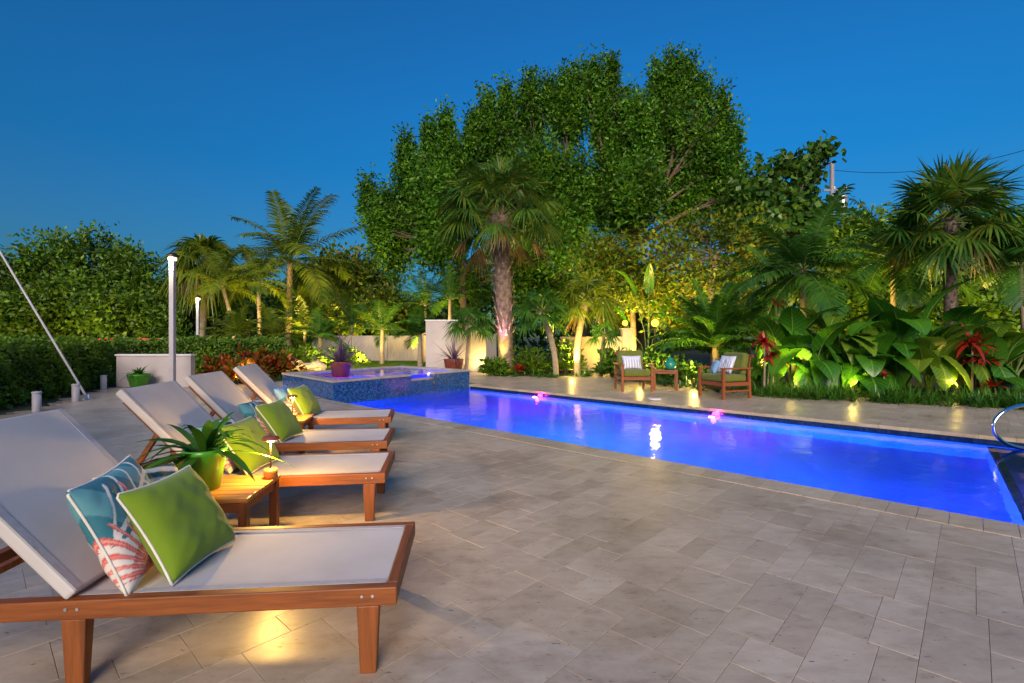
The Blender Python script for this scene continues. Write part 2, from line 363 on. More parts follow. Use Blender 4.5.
struct(mb.build('patio',M['paver']))
# coping stones
mb=MB()
for (v0,v1,st) in ((4.553,4.872,.175),(8.878,9.197,.35)):
    u=-2.5
    while u<9.72:
        h=.004; a,b=u+.0015,min(u+st,9.72)-.0015
        p=[UV(a,v0,-.045),UV(a,v1,-.045),UV(b,v1,-.045),UV(b,v0,-.045),UV(a,v0+.002,h),UV(a,v1-.004,h),UV(b,v1-.004,h),UV(b,v0+.002,h)]
        mb.hexa(p); u+=st
u0=-2.5
for k in range(12):
    v=4.9+k*.331; mb.hexa([UV(-2.5,v,-.045),UV(-2.5,v+.328,-.045),UV(-2.23,v+.328,-.045),UV(-2.23,v,-.045),UV(-2.5,v,.004),UV(-2.5,v+.328,.004),UV(-2.23,v+.328,.004),UV(-2.23,v,.004)])
struct(mb.build('pool_coping',M['paver']))
# basin
mb=MB(); zb=-1.15
a0,a1=POOLU
def quad(*p): mb.add(p,[[0,1,2,3]])
quad(UV(a0,VN,zb),UV(a1,VN,zb),UV(a1,VF,zb),UV(a0,VF,zb))
quad(UV(a0,VN,zb),UV(a0,VN,-.045),UV(a1,VN,-.045),UV(a1,VN,zb))
quad(UV(a0,VF,zb),UV(a1,VF,zb),UV(a1,VF,-.045),UV(a0,VF,-.045))
quad(UV(a0,VN,zb),UV(a0,VF,zb),UV(a0,VF,-.045),UV(a0,VN,-.045))
quad(UV(a1,VN,zb),UV(a1,VN,-.045),UV(a1,VF,-.045),UV(a1,VF,zb))
struct(mb.build('pool_basin',M['plaster']))
def uvbox(mb,u0,u1,v0,v1,z0,z1): mb.hexa([UV(u0,v0,z0),UV(u0,v1,z0),UV(u1,v1,z0),UV(u1,v0,z0),UV(u0,v0,z1),UV(u0,v1,z1),UV(u1,v1,z1),UV(u1,v0,z1)])
mb=MB(); mb.hexa([UV(a0+.002,VN+.002,zb+.002),UV(a0+.002,VF-.002,zb+.002),UV(-.13,VF-.002,zb+.002),UV(-.33,VN+.002,zb+.002),UV(a0+.002,VN+.002,-.32),UV(a0+.002,VF-.002,-.32),UV(-.13,VF-.002,-.32),UV(-.33,VN+.002,-.32)])
struct(mb.build('pool_step',M['plaster']))
mb=MB(); mb.hexa([UV(-.21,VF-.004,-.318),UV(-.15,VF-.004,-.318),UV(-.35,VN+.004,-.318),UV(-.41,VN+.004,-.318),UV(-.21,VF-.004,-.312),UV(-.15,VF-.004,-.312),UV(-.35,VN+.004,-.312),UV(-.41,VN+.004,-.312)]); struct(mb.build('pool_step_edge_tile',M['mosaic']))
mb=MB(); uvbox(mb,a0+.03,a1-.06,VF-.012,VF-.002,-.24,-.047); uvbox(mb,a0+.03,a1-.06,VN+.002,VN+.012,-.24,-.047)
struct(mb.build('pool_waterline_tile',M['mosaicdark']))
mb=MB(); quad(UV(a0,VN,WZ),UV(a0,VF,WZ),UV(a1,VF,WZ),UV(a1,VN,WZ)); struct(mb.build('pool_water',M['water']))
# pool lamps
BL_=(.0,.30,1.0)
for i,(u,v,zz,e,c) in enumerate([(1.3,5.0,-.6,170,(.14,.035,1)),(3.8,5.0,-.6,430,(.0,.85,1)),(6.8,5.0,-.6,210,(.04,.2,1)),(8.9,5.0,-.6,110,(.16,.05,1)),(-1.1,5.0,-.2,260,(.05,.10,1))]):
    t=thing('pool_light',['round blue pool lamp nearest the pool steps, on the near wall','round blue pool lamp midway along the near wall','round blue pool lamp on the near wall by the far half','round violet blue pool lamp on the near wall close to the spa','round blue pool lamp over the pool step'][i],'pool light',UV(u,v,zz),0,'lamps inside the pool')
    q=MB(); sg=1 if v<6 else -1
    ax=Vector((N2[0],N2[1],0))*sg
    back=UV(u,VN+.003,zz)
    o0=back-t.location
    q.tube([o0,o0+ax*.03],[.11,.1],20); q.build('rim',M['steel'],t)
    q=MB(); q.tube([o0+ax*.031,o0+ax*.036],[.085,.08],20); q.build('lens',M['bluelamp'],t)
    lamp('POINT',UV(u,v,zz)+ax*.08,e,c,t,.1)
for i,u in enumerate((7.3,3.32)):
    t=thing('pool_light',['glowing pink lamp at the waterline nearer the spa','glowing pink lamp at the waterline in front of the armchairs'][i],'pool light',UV(u,VF-.02,-.1),0,'pink lamps along the pool edge')
    ax=Vector((-N2[0],-N2[1],0)); q=MB(); q.tube([ax*-.005,ax*.03,ax*.05,ax*.06],[.06,.055,.035,.006],16); q.build('lens',M['pinklamp'],t)
    q=MB(); q.tube([ax*-.006,ax*.012],[.075,.07],18); q.build('rim',M['steel'],t)
    lamp('POINT',UV(u,VF-.22,-.19),70,(1,.02,.6),t,.05); lamp('POINT',UV(u,VF-.14,-.03),.8,(1,.05,.6),t,.04)

# ------------------------------------------------------------------ spa
spa=thing('spa','raised square spa clad in blue mosaic with stone rim and spillway','spa',(0,0,0))
ST=.39
def lerp(a,b,t): return a*(1-t)+b*t
ctr=(A_+B_+C_+D_)/4
def ring(k,z): return [Vector((p.x,p.y,z)) for p in [p_+(ctr-p_)*k for p_ in (A_,B_,D_,C_)]]
s0,s1=.50,.68                       # spillway span along A-B
mb=MB()
o_,i_=ring(0,0),ring(.105,0)
def wallseg(mb,a,b,ai,bi,z0,z1):
    q=[a,b,bi,ai]; mb.hexa([Vector((p.x,p.y,z0)) for p in q]+[Vector((p.x,p.y,z1)) for p in q])
zt=ST-.045
e=[(o_[0],lerp(o_[0],o_[1],s0),i_[0],lerp(i_[0],i_[1],s0),zt),(lerp(o_[0],o_[1],s0),lerp(o_[0],o_[1],s1),lerp(i_[0],i_[1],s0),lerp(i_[0],i_[1],s1),ST-.16),(lerp(o_[0],o_[1],s1),o_[1],lerp(i_[0],i_[1],s1),i_[1],zt),
   (o_[1],o_[2],i_[1],i_[2],zt),(o_[2],o_[3],i_[2],i_[3],zt),(o_[3],o_[0],i_[3],i_[0],zt)]
for a,b,ai,bi,z1 in e: wallseg(mb,a,b,ai,bi,-1.14,z1)
mb.add(ring(.1,.0),[[0,1,2,3]])
mb.build('shell',M['mosaic'],spa)
mb=MB(); ro,ri=ring(-.012,0),ring(.118,0)
for k,(a,b) in enumerate([(0,s0),(s1,1)]): wallseg(mb,lerp(ro[0],ro[1],a),lerp(ro[0],ro[1],b),lerp(ri[0],ri[1],a),lerp(ri[0],ri[1],b),zt+.001,ST)
for i in (1,2,3): wallseg(mb,ro[i],ro[(i+1)%4],ri[i],ri[(i+1)%4],zt+.001,ST)
mb.build('rim',plain('spa_rim_stone',(.42,.38,.36),.3,.2,5),spa,.006)
mb=MB(); wallseg(mb,lerp(ro[0],ro[1],s0+.004),lerp(ro[0],ro[1],s1-.004),lerp(ri[0],ri[1],s0+.004),lerp(ri[0],ri[1],s1-.004),ST-.158,ST-.118); mb.build('spillway',M['paver'],spa,.005)
mb=MB(); mb.add(ring(.104,ST-.04),[[0,1,2,3]] if (B_-A_).cross(D_-A_).z>0 else [[3,2,1,0]]); mb.build('water',M['spawater'],spa)
mb=MB(); 
for k in (.9,.97):
    p=lerp(A_,B_,s0+(s1-s0)*k); dn=Vector((-D2[0],-D2[1],0))
    mb.tube([p+dn*.02+Vector((0,0,.262)),p+dn*.06+Vector((0,0,.2)),p+dn*.08+Vector((0,0,-.09))],[.012,.01,.008],6)
mb.build('water_stream',M['spawater'],spa)
sl=P(408,378,1); sp=lerp(A_,C_,.45)+Vector((.9,.65,0)); 
q=MB(); q.lathe([(0,.03),(.05,.025),(.07,0)],(sp.x-.5,sp.y-.1,.17)); q.build('lamp_lens',M['pinklamp'],spa)
lamp('POINT',(sp.x-.45,sp.y-.05,.23),110,(1,.03,.6),spa,.02)
for t_,e_,c_ in ((.22,240,(.5,.03,1)),(.55,330,(.03,.16,1)),(.85,260,(.08,.08,1))):
    q_=lerp(ring(.145,0)[0],ring(.145,0)[1],t_); lamp('POINT',(q_.x,q_.y,.18),e_,c_,spa,.03)

# ------------------------------------------------------------------ small site furniture
def bollard(loc,label):
    t=thing('bollard',label,'bollard',loc,0,'short white bollards along the patio edge')
    q=MB(); q.lathe([(.062,0),(.062,.31),(.0,.31)]); q.build('post',M['postpaint'],t)
    q=MB(); q.lathe([(.07,.311),(.07,.325),(.06,.34),(0,.345)]); q.build('cap',M['postpaint'],t)
bollard((-8.08,8.5,0),'short white bollard nearest the first lounger backrest'); bollard((-8.55,9.8,0),'short white bollard beside the foot of the leaning pole'); bollard((-9.72,11.9,0),'short white bollard by the end of the low white wall')
t=thing('leaning_pole','long pale leaning pole rising from the patio edge','pole',tuple(G(87,399)))
q=MB(); e0=P(-60,150,10.2)-t.location; q.tube([(0,0,.03),e0*.5,e0],[.022,.02,.016],10); q.build('shaft',M['postpaint'],t)
q=MB(); q.lathe([(.11,0),(.11,.02),(.05,.03),(.045,.09),(0,.09)]); q.build('base_plate',M['bolt'],t)
t=thing('low_wall','low white stucco wall at the end of the patio','wall',(-8.9,12.5,0)); q=MB(); q.box((0,.0,.39),(1.85,.18,.78)); q.build('wall_body',M['stucco'],t,.008); q=MB(); q.box((0,0,.802),(1.9,.23,.04)); q.build('cap_stone',M['white'],t,.006)
def lightpost(px,top,base_y,w,label,e):
    b=G(px,base_y); t=thing('lamp_post',label,'lamp post',tuple(b),0,'square white lamp posts'); zt=P(px,top,b.y).z
    q=MB(); q.box((0,0,zt/2-.06),(w,w,zt-.2)); q.build('post',M['postpaint'],t,.006)
    q=MB(); q.box((0,0,.025),(w*1.7,w*1.7,.05)); q.build('base_plate',M['postpaint'],t,.005)
    q=MB(); q.box((0,0,zt-.115),(w*1.25,w*1.25,.08)); q.build('lens',M['whitelamp'],t,.01)
    q=MB(); q.lathe([(w*1.15,zt-.07),(w*1.2,zt-.03),(w*.6,zt+.02),(0,zt+.03)],(0,0,0),20); q.build('cap',M['bronze'],t)
    lamp('POINT',(b.x,b.y-.25,zt-.2),e,(1,.75,.42),t,.08)
lightpost(172.5,254,391,.105,'tall square white lamp post behind the second lounger',14); lightpost(198,296,369,.095,'thinner looking square lamp post standing beyond the croton shrubs',14)
# red strip beyond hedge
t=thing('red_rail','thin red rail seen above the clipped hedge','rail',(-15,19,0)); q=MB(); q.bar((-3.3,0,1.13),(1.9,.8,1.13),.05,.09); q.build('rail',M['red'],t); q=MB()
for k in range(4): q=MB(); q.box((-3.1+k*1.6,k*.24,.54),(.07,.07,1.08)); q.build('support',M['grey'],t)
# privacy wall, fence, beige wall
t=thing('privacy_wall','tall white stucco wall panel behind the spiky potted plant','wall',(-2.0,17.9,0)); q=MB(); q.box((0,0,.9),(2.15,.2,1.8)); q.build('wall_body',M['stucco'],t,.01); q=MB(); q.box((0,0,1.823),(2.2,.25,.04)); q.build('cap_stone',M['white'],t,.006)
t=thing('garden_fence','white vinyl panel fence beyond the lawn','fence',(-6.2,25.5,0))
for k in range(5):
    q=MB()
    for j in range(12): q.box((-3.9+k*1.85+.14+j*.145,0,.62),(.139,.03,1.16))
    q.box((-3.9+k*1.85+.92,0,1.23),(1.72,.06,.07)); q.box((-3.9+k*1.85+.92,0,.03),(1.72,.06,.08)); q.build('panel',M['vinyl'],t)
for k in range(6): q=MB(); q.box((-3.9+k*1.85,0,.66),(.12,.12,1.32)); q.box((-3.9+k*1.85,0,1.34),(.16,.16,.04)); q.build('post',M['vinyl'],t)
t=thing('garden_wall','low beige stucco wall glowing in lamplight behind the fan palms','wall',(3.2,18.3,0)); q=MB(); q.box((-.3,0,.62),(2.3,.2,1.24)); q.box((.98,-.02,.75),(.36,.36,1.5)); q.build('wall_body',M['beige'],t,.01); q=MB(); q.box((.98,-.02,1.52),(.44,.44,.05)); q.build('pillar_cap',M['beige'],t,.006)
def globe(px,py,Y,label,e,r):
    p=P(px,py,Y); t=thing('garden_lamp',label,'lamp',(p.x,p.y,0),0,'round lamps by the beige wall')
    q=MB(); z0=1.545 if Y>18 else 0
    q.tube([(0,0,z0),(0,0,p.z-r*.8)],.03,8); q.build('pole',M['bronze'],t)
    q=MB(); q.lathe([(r*math.sin(a),p.z-r*math.cos(a)) for a in np.linspace(0.02,PI-.02,10)],(0,0,0),16); q.build('lens',M['globe'],t)
    lamp('POINT',(p.x,p.y-.05,p.z+.0),e,(1,.66,.2),t,r*1.1)
globe(625,323,18.28,'warm lamp on top of the beige wall pillar',80,.1); globe(655,323,15.5,'brightest round lamp, on a slim pole behind the armchairs',80,.115)
t=thing('utility_pole','grey utility pole with a transformer above the trees','utility pole',tuple(P(832,165,38).xy)+(0,))
q=MB(); q.tube([(0,0,0),(0,0,14.4)],[.2,.15],10); q.build('pole',M['grey'],t); q=MB(); q.lathe([(0,10.7),(.36,10.7),(.38,10.8),(.38,11.9),(.3,12.0),(0,12.02)],(.75,0,0),14); q.build('transformer',M['bolt'],t); q=MB(); q.box((.3,0,12.3),(1.9,.1,.12)); q.build('crossarm',M['grey'],t)
for k in range(2): q=MB(); q.lathe([(.05,12.36),(.09,12.42),(.05,12.5),(.08,12.56),(0,12.62)],(.2+.9*k,0,0),8); q.build('insulator',M['bolt'],t)
q=MB(); a,b=P(832,170,38),P(1090,128,30); q.tube([lerp(a,b,k/12)-Vector((0,0,1.1*(1-(2*k/12-1)**2))) for k in range(13)],.022,5); tag(q.build('power_line',M['darkglass']),'thin dark power line crossing the sky from the pole','wire')
# hand rail
pts=[(1085,446,6.1),(1078,418,6.1),(1055,406,6.1),(1028,404.5,6.1),(1007,410,6.1),(996,419,6.1),(993.5,427,6.1),(996,435,6.1),(1005,443,6.1),(1020,448,6.1),(1045,451,6.1)]
t=thing('handrail','curved chrome handrail at the pool steps','handrail',tuple(P(1085,450,6.1)))
pp=[P(*p)-t.location for p in pts]; sm=[]
for k in range(len(pp)-1):
    p0,p1,p2,p3=pp[max(k-1,0)],pp[k],pp[k+1],pp[min(k+2,len(pp)-1)]
    for j in range(4):
        f=j/4; sm.append(.5*((2*p1)+(p2-p0)*f+(2*p0-5*p1+4*p2-p3)*f*f+(3*p1-p0-3*p2+p3)*f**3))
sm.append(pp[-1]); q=MB(); q.tube(sm,.022,10); q.build('rail',M['steel'],t); q=MB(); q.lathe([(.06,-.01),(.06,.01),(.03,.02)],tuple(pp[0]+Vector((0,0,-.03)))); q.build('flange',M['steel'],t)
q=MB(); c=G(655,399); q.lathe([(.0,.012),(.12,.012),(.13,.006),(.13,.0)],tuple(c)); tag(q.build('skimmer_lid',M['white']),'round white skimmer lid set in the far coping','skimmer lid')

t=thing('shade_wing','unseen pale stucco wing added behind the viewer to shade the left deck','shade_wing',(-8.6,-3.2,0))  # unseen building wing, added only to shade the left deck from the sun
q=MB(); q.box((0,0,1.95),(10,4.4,3.9)); q.build('wall',M['stucco'],t,.02)
q=MB(); q.box((0,0,4.03),(10.6,5.0,.25)); q.build('roof',M['grey'],t,.02)
for k in range(3):
    q=MB(); q.box((-3.4+k*3.4,2.215,1.6),(1.9,.05,2.4)); wd=q.build('window',M['darkglass'],t)
    q=MB()
    for x in (-1,1): q.box((-3.4+k*3.4+x*.99,2.24,1.6),(.08,.08,2.56))
    for z in (.36,2.84): q.box((-3.4+k*3.4,2.24,z),(1.9,.08,.08))
    q.build('frame',M['white'],wd)

# ================================================================== FURNITURE
def lounger():
    t=thing('sun_lounger','x','sun lounger'); L,W,z=1.83,.68,.335; sl=1.19
    # local: foot near corner at origin, x runs to -L (head), y to +W
    mbs=[]
    for y,n in((.022,0),(W-.022,1)): q=MB(); q.box((-L/2,y,z-.035),(L,.044,.07)); q.build('side_rail',M['wood'],t,.005)
    for x in(-.022,-L+.022): q=MB(); q.box((x,W/2,z-.035),(.043,W-.09,.07)); q.build('end_rail',M['woody'],t,.005)
    for x in(-.11,-sl+.03):
        for y in(.03,W-.03):
            q=MB(); q.box((x,y,(z-.071)/2),(.085,.05,z-.071),None,0,.72); lg=q.build('leg',M['woodz'],t,.005)
            if y<.1:
                for dx_ in(-.02,.02): q=MB(); q.tube([(x+dx_,.001,z-.03),(x+dx_,-.004,z-.03)],.006,8); q.build('bolt',M['bolt'],lg)
    for x in(-.11,-sl+.03): q=MB(); q.box((x,W/2,z-.09),(.05,W-.12,.035)); q.build('stretcher',M['woody'],t,.004)
    # seat sling slightly sagging
    q=MB(); nx,ny=20,12; vs=[];x0,x1=-.045,-sl; y0,y1=.046,W-.046
    for s_ in (0,1):
        for i in range(nx+1):
            for j in range(ny+1):
                a,b=i/nx,j/ny; vs.append((x0+(x1-x0)*a,y0+(y1-y0)*b,z-.004-.008*math.sin(PI*a)*math.sin(PI*b)-.012*s_))
    n1=(nx+1)*(ny+1); f=[]
    for i in range(nx):
        for j in range(ny):
            k=i*(ny+1)+j; f.append([k,k+ny+1,k+ny+2,k+1]); f.append([n1+k,n1+k+1,n1+k+ny+2,n1+k+ny+1])
    q.add(vs,f,0,True); q.build('seat_sling',M['sling'],t)
    # backrest: padded sling on a frame, hinged at sl
    ang=R(47); bl=.80; dx,dz=-math.cos(ang),math.sin(ang); hx,hz=-sl+.01,z+.0
    nrm=Vector((dz,0,-dx)); ax=Vector((dx,0,dz))
    q=MB(); c=Vector((hx,W/2,hz))+ax*(bl/2)+nrm*.016
    Mx=Matrix((ax,Vector((0,1,0)),nrm)).transposed()
    q.box(c,(bl,W-.012,.05),Mx); q.build('back_sling',M['sling'],t,.012)
    for y in (.03,W-.03):
        q=MB(); cc=Vector((hx,y,hz))+ax*(bl/2)+nrm*.0418; q.box(cc,(bl-.02,.034,.002),Mx); q.build('hem',M['hem'],t)
        q=MB(); q.box((-sl/2-.02,.061 if y<.3 else W-.061,z-.002),(sl-.06,.03,.003)); q.build('hem',M['hem'],t)
    q=MB(); 
    for y in (.09,W-.09): q.bar(Vector((hx,y,hz))+ax*.02-nrm*.03,Vector((hx,y,hz))+ax*(bl-.06)-nrm*.03,.04,.036,nrm)
    for k in (.1,.55,.93): q.bar(Vector((hx,.111,hz))+ax*bl*k-nrm*.03,Vector((hx,W-.111,hz))+ax*bl*k-nrm*.03,.045,.03,nrm)
    q.build('back_frame',M['woodz'],t,.003)
    q=MB(); top=Vector((hx,0,hz))+ax*bl*.55-nrm*.045
    for y in(.09,W-.09): q.bar(top+Vector((0,y,0)),Vector((-L+.12,y,z-.03)),.035,.03)
    q.bar((-L+.12,.1,z-.03),(-L+.12,W-.1,z-.03),.035,.03); q.build('back_prop',M['woodz'],t,.003)
    return t
l0=lounger()
LG=[((-.442,1.915),5.0,'white sun lounger nearest the camera, with coral, striped and green pillows'),
    ((-.885,3.49),7.5,'second white sun lounger, just past the slatted table with the lime pot'),
    ((-1.135,4.55),7.5,'third white sun lounger, between the second lounger and the amber lit table'),
    ((-1.42,5.88),10.0,'white sun lounger farthest from the camera, beside the spa')]
LT=[]
for i,((x,y),a,lb) in enumerate(LG):
    o=l0 if i==0 else copy_tree(l0)
    o.location=(x,y,0); o.rotation_euler=(0,0,R(a)); o['label']=lb; o['group']='row of teak sun loungers'
    LT.append(Matrix.Translation((x,y,0))@Matrix.Rotation(R(a),4,'Z'))

def pillow(name,label,Mw,w,h,th,material,group,colour=None,piping=True):
    """soft square cushion; local x = width, y = height (0..h), z = thickness"""
    n=(110 if 'teal' in label else 64) if colour else 46; vs=[]; f=[]; cols=[]
    def shape(a,b):
        pin=1-.075*(1-a*a)*(b*b)-.0*(a*a); pin2=1-.075*(1-b*b)*(a*a)
        return a*w/2*pin2, b*h/2*pin+h/2
    r2=random.Random(len(label)); ph=[r2.uniform(0,6.28) for _ in range(4)]
    for s_ in(1,-1):
        for i in range(n+1):
            for j in range(n+1):
                a,b=2*i/n-1,2*j/n-1; x,y=shape(a,b)
                z=s_*th/2*max(0,(1-a**4)*(1-b**4))**.55
                wr=.0045*math.sin(8*a+ph[0]+3*b)*math.sin(6*b+ph[1])*(1-a*a)*(1-b*b)+.003*math.sin(15*a*b+ph[3]+5*a)*(1-a*a)*(1-b*b)+.006*math.sin(10*math.atan2(b,a)+ph[2])*max(0,(a*a+b*b)-.35)*(1-a**4)*(1-b**4)+ .005*math.sin(14*(a-b)+ph[2])*abs(a*b)*(1-abs(a))*(1-abs(b))*4
                vs.append((x,y,z+wr)); cols.append((s_,a,b))
    n1=(n+1)**2
    for i in range(n):
        for j in range(n):
            k=i*(n+1)+j; f.append([k,k+n+1,k+n+2,k+1]); f.append([n1+k,n1+k+1,n1+k+n+2,n1+k+n+1])
    q=MB(); q.add(vs,f,0,True); o=q.build(name,material); o.matrix_world=Mw
    if colour:
        at=o.data.color_attributes.new('print','FLOAT_COLOR','POINT')
        at.data.foreach_set('color',np.array([(*colour(a,b),1) for s_,a,b in cols],dtype=np.float32).ravel())
    tag(o,label,'pillow',group)
    if piping:
        q=MB(); pts=[]
        for k in range(25): pts.append((-1+k/12.5,-1))
        for k in range(1,25): pts.append((1,-1+k/12.5))
        for k in range(0,25): pts.append((1-k/12.5,1))
        for k in range(1,24): pts.append((-1,1-k/12.5))
        q.tube([(*shape(a*1.005,b*1.005),0) for a,b in pts],.0055,6,0,True); q.build('piping',M['pipe'],o)
    return o
def coral(a,b):
    W_,T,T2,Cc=(.72,.68,.62),(.03,.17,.22),(.10,.30,.34),(.62,.10,.09)
    col=W_
    # teal leaf in the upper half with white veins
    yb=.02+.18*math.sin(2.2*a+.6)
    if b>yb:
        col=T if math.sin(5*a+4*b)>-.2 else T2
        m_=b-(.25+.45*(a+.2)); 
        if abs(m_)<.05: col=W_
        for k in(-.9,-.45,0,.45,.9):
            if abs((a-k)-.55*(m_)*(1 if m_>0 else -1))<.035 and abs(m_)<.75: col=W_
    # coral fan from the lower middle
    dx,dy=a+.30,b+1.02; an=math.atan2(dx,dy); r=math.hypot(dx,dy)
    k=abs(((an/.17)+100)%1-.5); lim=1.45+.35*math.sin(an*9+1)
    if r<lim and k<.40*(1-r/lim*.7)+.14*(r<.7) and abs(an)<1.25: col=Cc if k>.06 else (.80,.36,.30)
    return col
def stripe(a,b):
    k=math.sin(16*(b+.25*a*a)); 
    return (.70,.64,.52) if k>.0 else ((.02,.09,.08) if k<-.25 else (.3,.3,.25))
def coralstripe(a,b): return coral(a,b) if a<.15 else stripe(a,b)
def coralblue(a,b):
    c=coral(a,b); return c if b<.3 else (.16,.34,.6)
def on(i,xl,yc,tilt,yaw=0,roll=0,z=.338):
    # stands on lounger i: xl from the foot end, yc across; leaning to the head end by tilt
    m=LT[i]@Matrix.Translation((xl,yc,z))@Matrix.Rotation(R(yaw),4,'Z')
    # local pillow x -> +y lounger, y -> up & back, z -> to the foot
    t_=R(tilt); up=Vector((-math.sin(t_),0,math.cos(t_))); nz=Vector((math.cos(t_),0,math.sin(t_))); xx=Vector((0,1,0))
    return m@Matrix((xx,up,nz)).transposed().to_4x4()@Matrix.Rotation(R(roll),4,'Z')
GP='pillows set out on the sun loungers'
pillow('throw_pillow','lime green pillow with white piping on the nearest lounger',on(0,-.84,.30,33,-6,0),.43,.41,.15,M['lime'],GP)
pillow('throw_pillow','coral and teal leaf print pillow behind the nearest lime pillow',on(0,-1.02,.25,24,8,3),.46,.45,.14,M['print'],GP,coral)
pillow('throw_pillow','dark and cream striped pillow tucked behind the coral print pillow',on(0,-1.08,.47,34,-12,-6),.42,.40,.12,M['print'],GP,stripe,False)
pillow('throw_pillow','lime green pillow beside the slim table lamp, on the second lounger',on(1,-.89,.28,35,-8,0),.47,.40,.15,M['lime'],GP)
pillow('throw_pillow','coral print pillow behind the lime pot plant, on the second lounger',on(1,-1.06,.34,36,0,0),.46,.40,.13,M['print'],GP,coralstripe,False)
pillow('throw_pillow','lime green pillow on the third lounger',on(2,-.90,.27,36,-8,0),.46,.40,.15,M['lime'],GP)
pillow('throw_pillow','coral print pillow with dark stripes on the third lounger',on(2,-1.07,.32,36,0,0),.46,.42,.13,M['print'],GP,coralstripe,False)
pillow('throw_pillow','yellowish lime pillow on the lounger farthest from the camera',on(3,-.93,.30,32,-10,0),.46,.40,.16,M['lime'],GP)
pillow('throw_pillow','blue and coral print pillow on the lounger farthest from the camera',on(3,-1.09,.36,36,0,0),.46,.42,.13,M['print'],GP,coralblue,False)

def side_table(name,label,cat,loc,rz,W_,D_,z,m,slats=6,group=None):
    t=thing(name,label,cat,loc,rz,group); q=MB(); w=D_/slats
    for k in range(slats): q.box((0,-D_/2+w*(k+.5),z-.012),(W_,w-.007,.024))
    q.build('table_top',m,t,.003)
    for x in(-W_/2+.03,W_/2-.03):
        for y in(-D_/2+.03,D_/2-.03): q=MB(); q.box((x,y,(z-.026)/2),(.048,.048,z-.026)); q.build('leg',M['woodz'],t,.004)
    q=MB()
    for y in(-D_/2+.03,D_/2-.03): q.box((0,y,z-.055),(W_-.11,.025,.055))
    for x in(-W_/2+.03,W_/2-.03): q.box((x,0,z-.055),(.025,D_-.11,.055))
    q.build('apron',M['wood'],t,.003); return t
side_table('side_table','slatted teak side table with the lime pot and slim lamp','side table',(-1.76,3.02,0),R(5),.52,.50,.385,M['tablewood'],6,'teak side tables between loungers')
side_table('side_table','slatted teak side table glowing amber between the far loungers','side table',(-2.5,5.52,0),R(9),.5,.46,.385,M['tablewood'],6,'teak side tables between loungers')
def table_lamp(label,loc,h,e):
    t=thing('table_lamp',label,'table lamp',loc,0,'slim cordless lamps on the side tables')
    q=MB(); q.lathe([(0,0),(.041,0),(.041,.055),(.036,.06),(0,.061)]); q.build('base',M['tablewood'],t)
    q=MB(); q.tube([(0,0,.06),(0,0,h-.03)],.006,8); q.build('stem',M['bronze'],t)
    q=MB(); q.lathe([(0,h),(.045,h),(.052,h-.012),(.052,h-.02),(.01,h-.021)]); q.build('shade',M['terra'],t)
    q=MB(); q.lathe([(.0,h-.034),(.018,h-.033),(.03,h-.023)]); q.build('diffuser',M['amber'],t)
    lamp('POINT',(loc[0]+.012,loc[1]-.012,loc[2]+h-.055),e*1.7,(1,.56,.12),t,.02)
table_lamp('slim cordless lamp on the table with the lime pot',(-1.545,3.20,.386),.265,11)
table_lamp('slim cordless lamp on the amber lit table between the far loungers',(-2.38,5.42,.386),.26,9)

def strap_plant(mb,base,n,L,W,el=(15,85),bend=(.3,.9),mi=0,r0=.03,seed=1,prof=BL):
    r=random.Random(seed); B=[];D=[];Ls=[];Ws=[];bd=[]
    for k in range(n):
        az=r.uniform(0,2*PI); e=R(r.uniform(*el)); d=(math.cos(az)*math.cos(e),math.sin(az)*math.cos(e),math.sin(e))
        B.append((base[0]+d[0]*r0,base[1]+d[1]*r0,base[2])); D.append(d); Ls.append(L*r.uniform(.6,1.1)); Ws.append(W*r.uniform(.7,1.15)); bd.append(r.uniform(*bend))
    mb.strips(B,D,Ls,Ws,bd,prof,None,mi,True)
P7=[(0,.5),(.15,.85),(.3,1),(.5,.95),(.7,.72),(.86,.4),(1,.03)]
def potted(name,label,loc,prof,pm,n,L,W,lm,el,bend,seed,cat='potted plant',r0=.04,rz=0,group=None):
    t=thing(name,label,cat,loc,rz,group); top=max(z for _,z in prof)
    q=MB(); q.lathe(prof,(0,0,0),28); q.build('pot',pm,t)
    q=MB(); rr=[r for r,z in prof if z>top-.06][-1]; q.lathe([(0,top-.03),(rr*.98,top-.035)],(0,0,0),20); q.build('soil',M['soilpot'],t)
    q=MB(); strap_plant(q,(0,0,top-.03),n,L,W,el,bend,0,r0,seed,P7); q.build('leaves',lm,t); return t
def cone(r1,r2,h,th=.012): return [(0,0),(r1,0),(r2*.99,h-.03),(r2,h-.028),(r2+.004,h),(r2-th,h),(r2-th-.004,h-.05)]
potted('lime_pot','lime green pot with dark strappy leaves on the slatted table',(-1.83,2.98,.386),cone(.082,.115,.24),M['limepot'],46,.46,.055,M['strap'],(5,80),(.3,.8),3)
potted('lime_pot','lime green pot with bushy leaves before the low white wall',tuple(G(139,389)),cone(.16,.24,.36),M['limepot'],70,.42,.05,M['strap'],(15,85),(.3,.8),5)
potted('spiky_pot_plant','red pot with purple spikes standing on the spa corner',(-3.72,10.85,ST+.001),cone(.17,.22,.33,.02),M['terra'],90,.80,.03,M['purple'],(10,90),(.05,.5),8)
potted('spiky_pot_plant','red clay pot with purple spikes before the tall white wall',(-1.95,16.7,0),cone(.24,.33,.50,.025),M['terra'],60,1.0,.045,M['purple'],(10,88),(.05,.6),9)

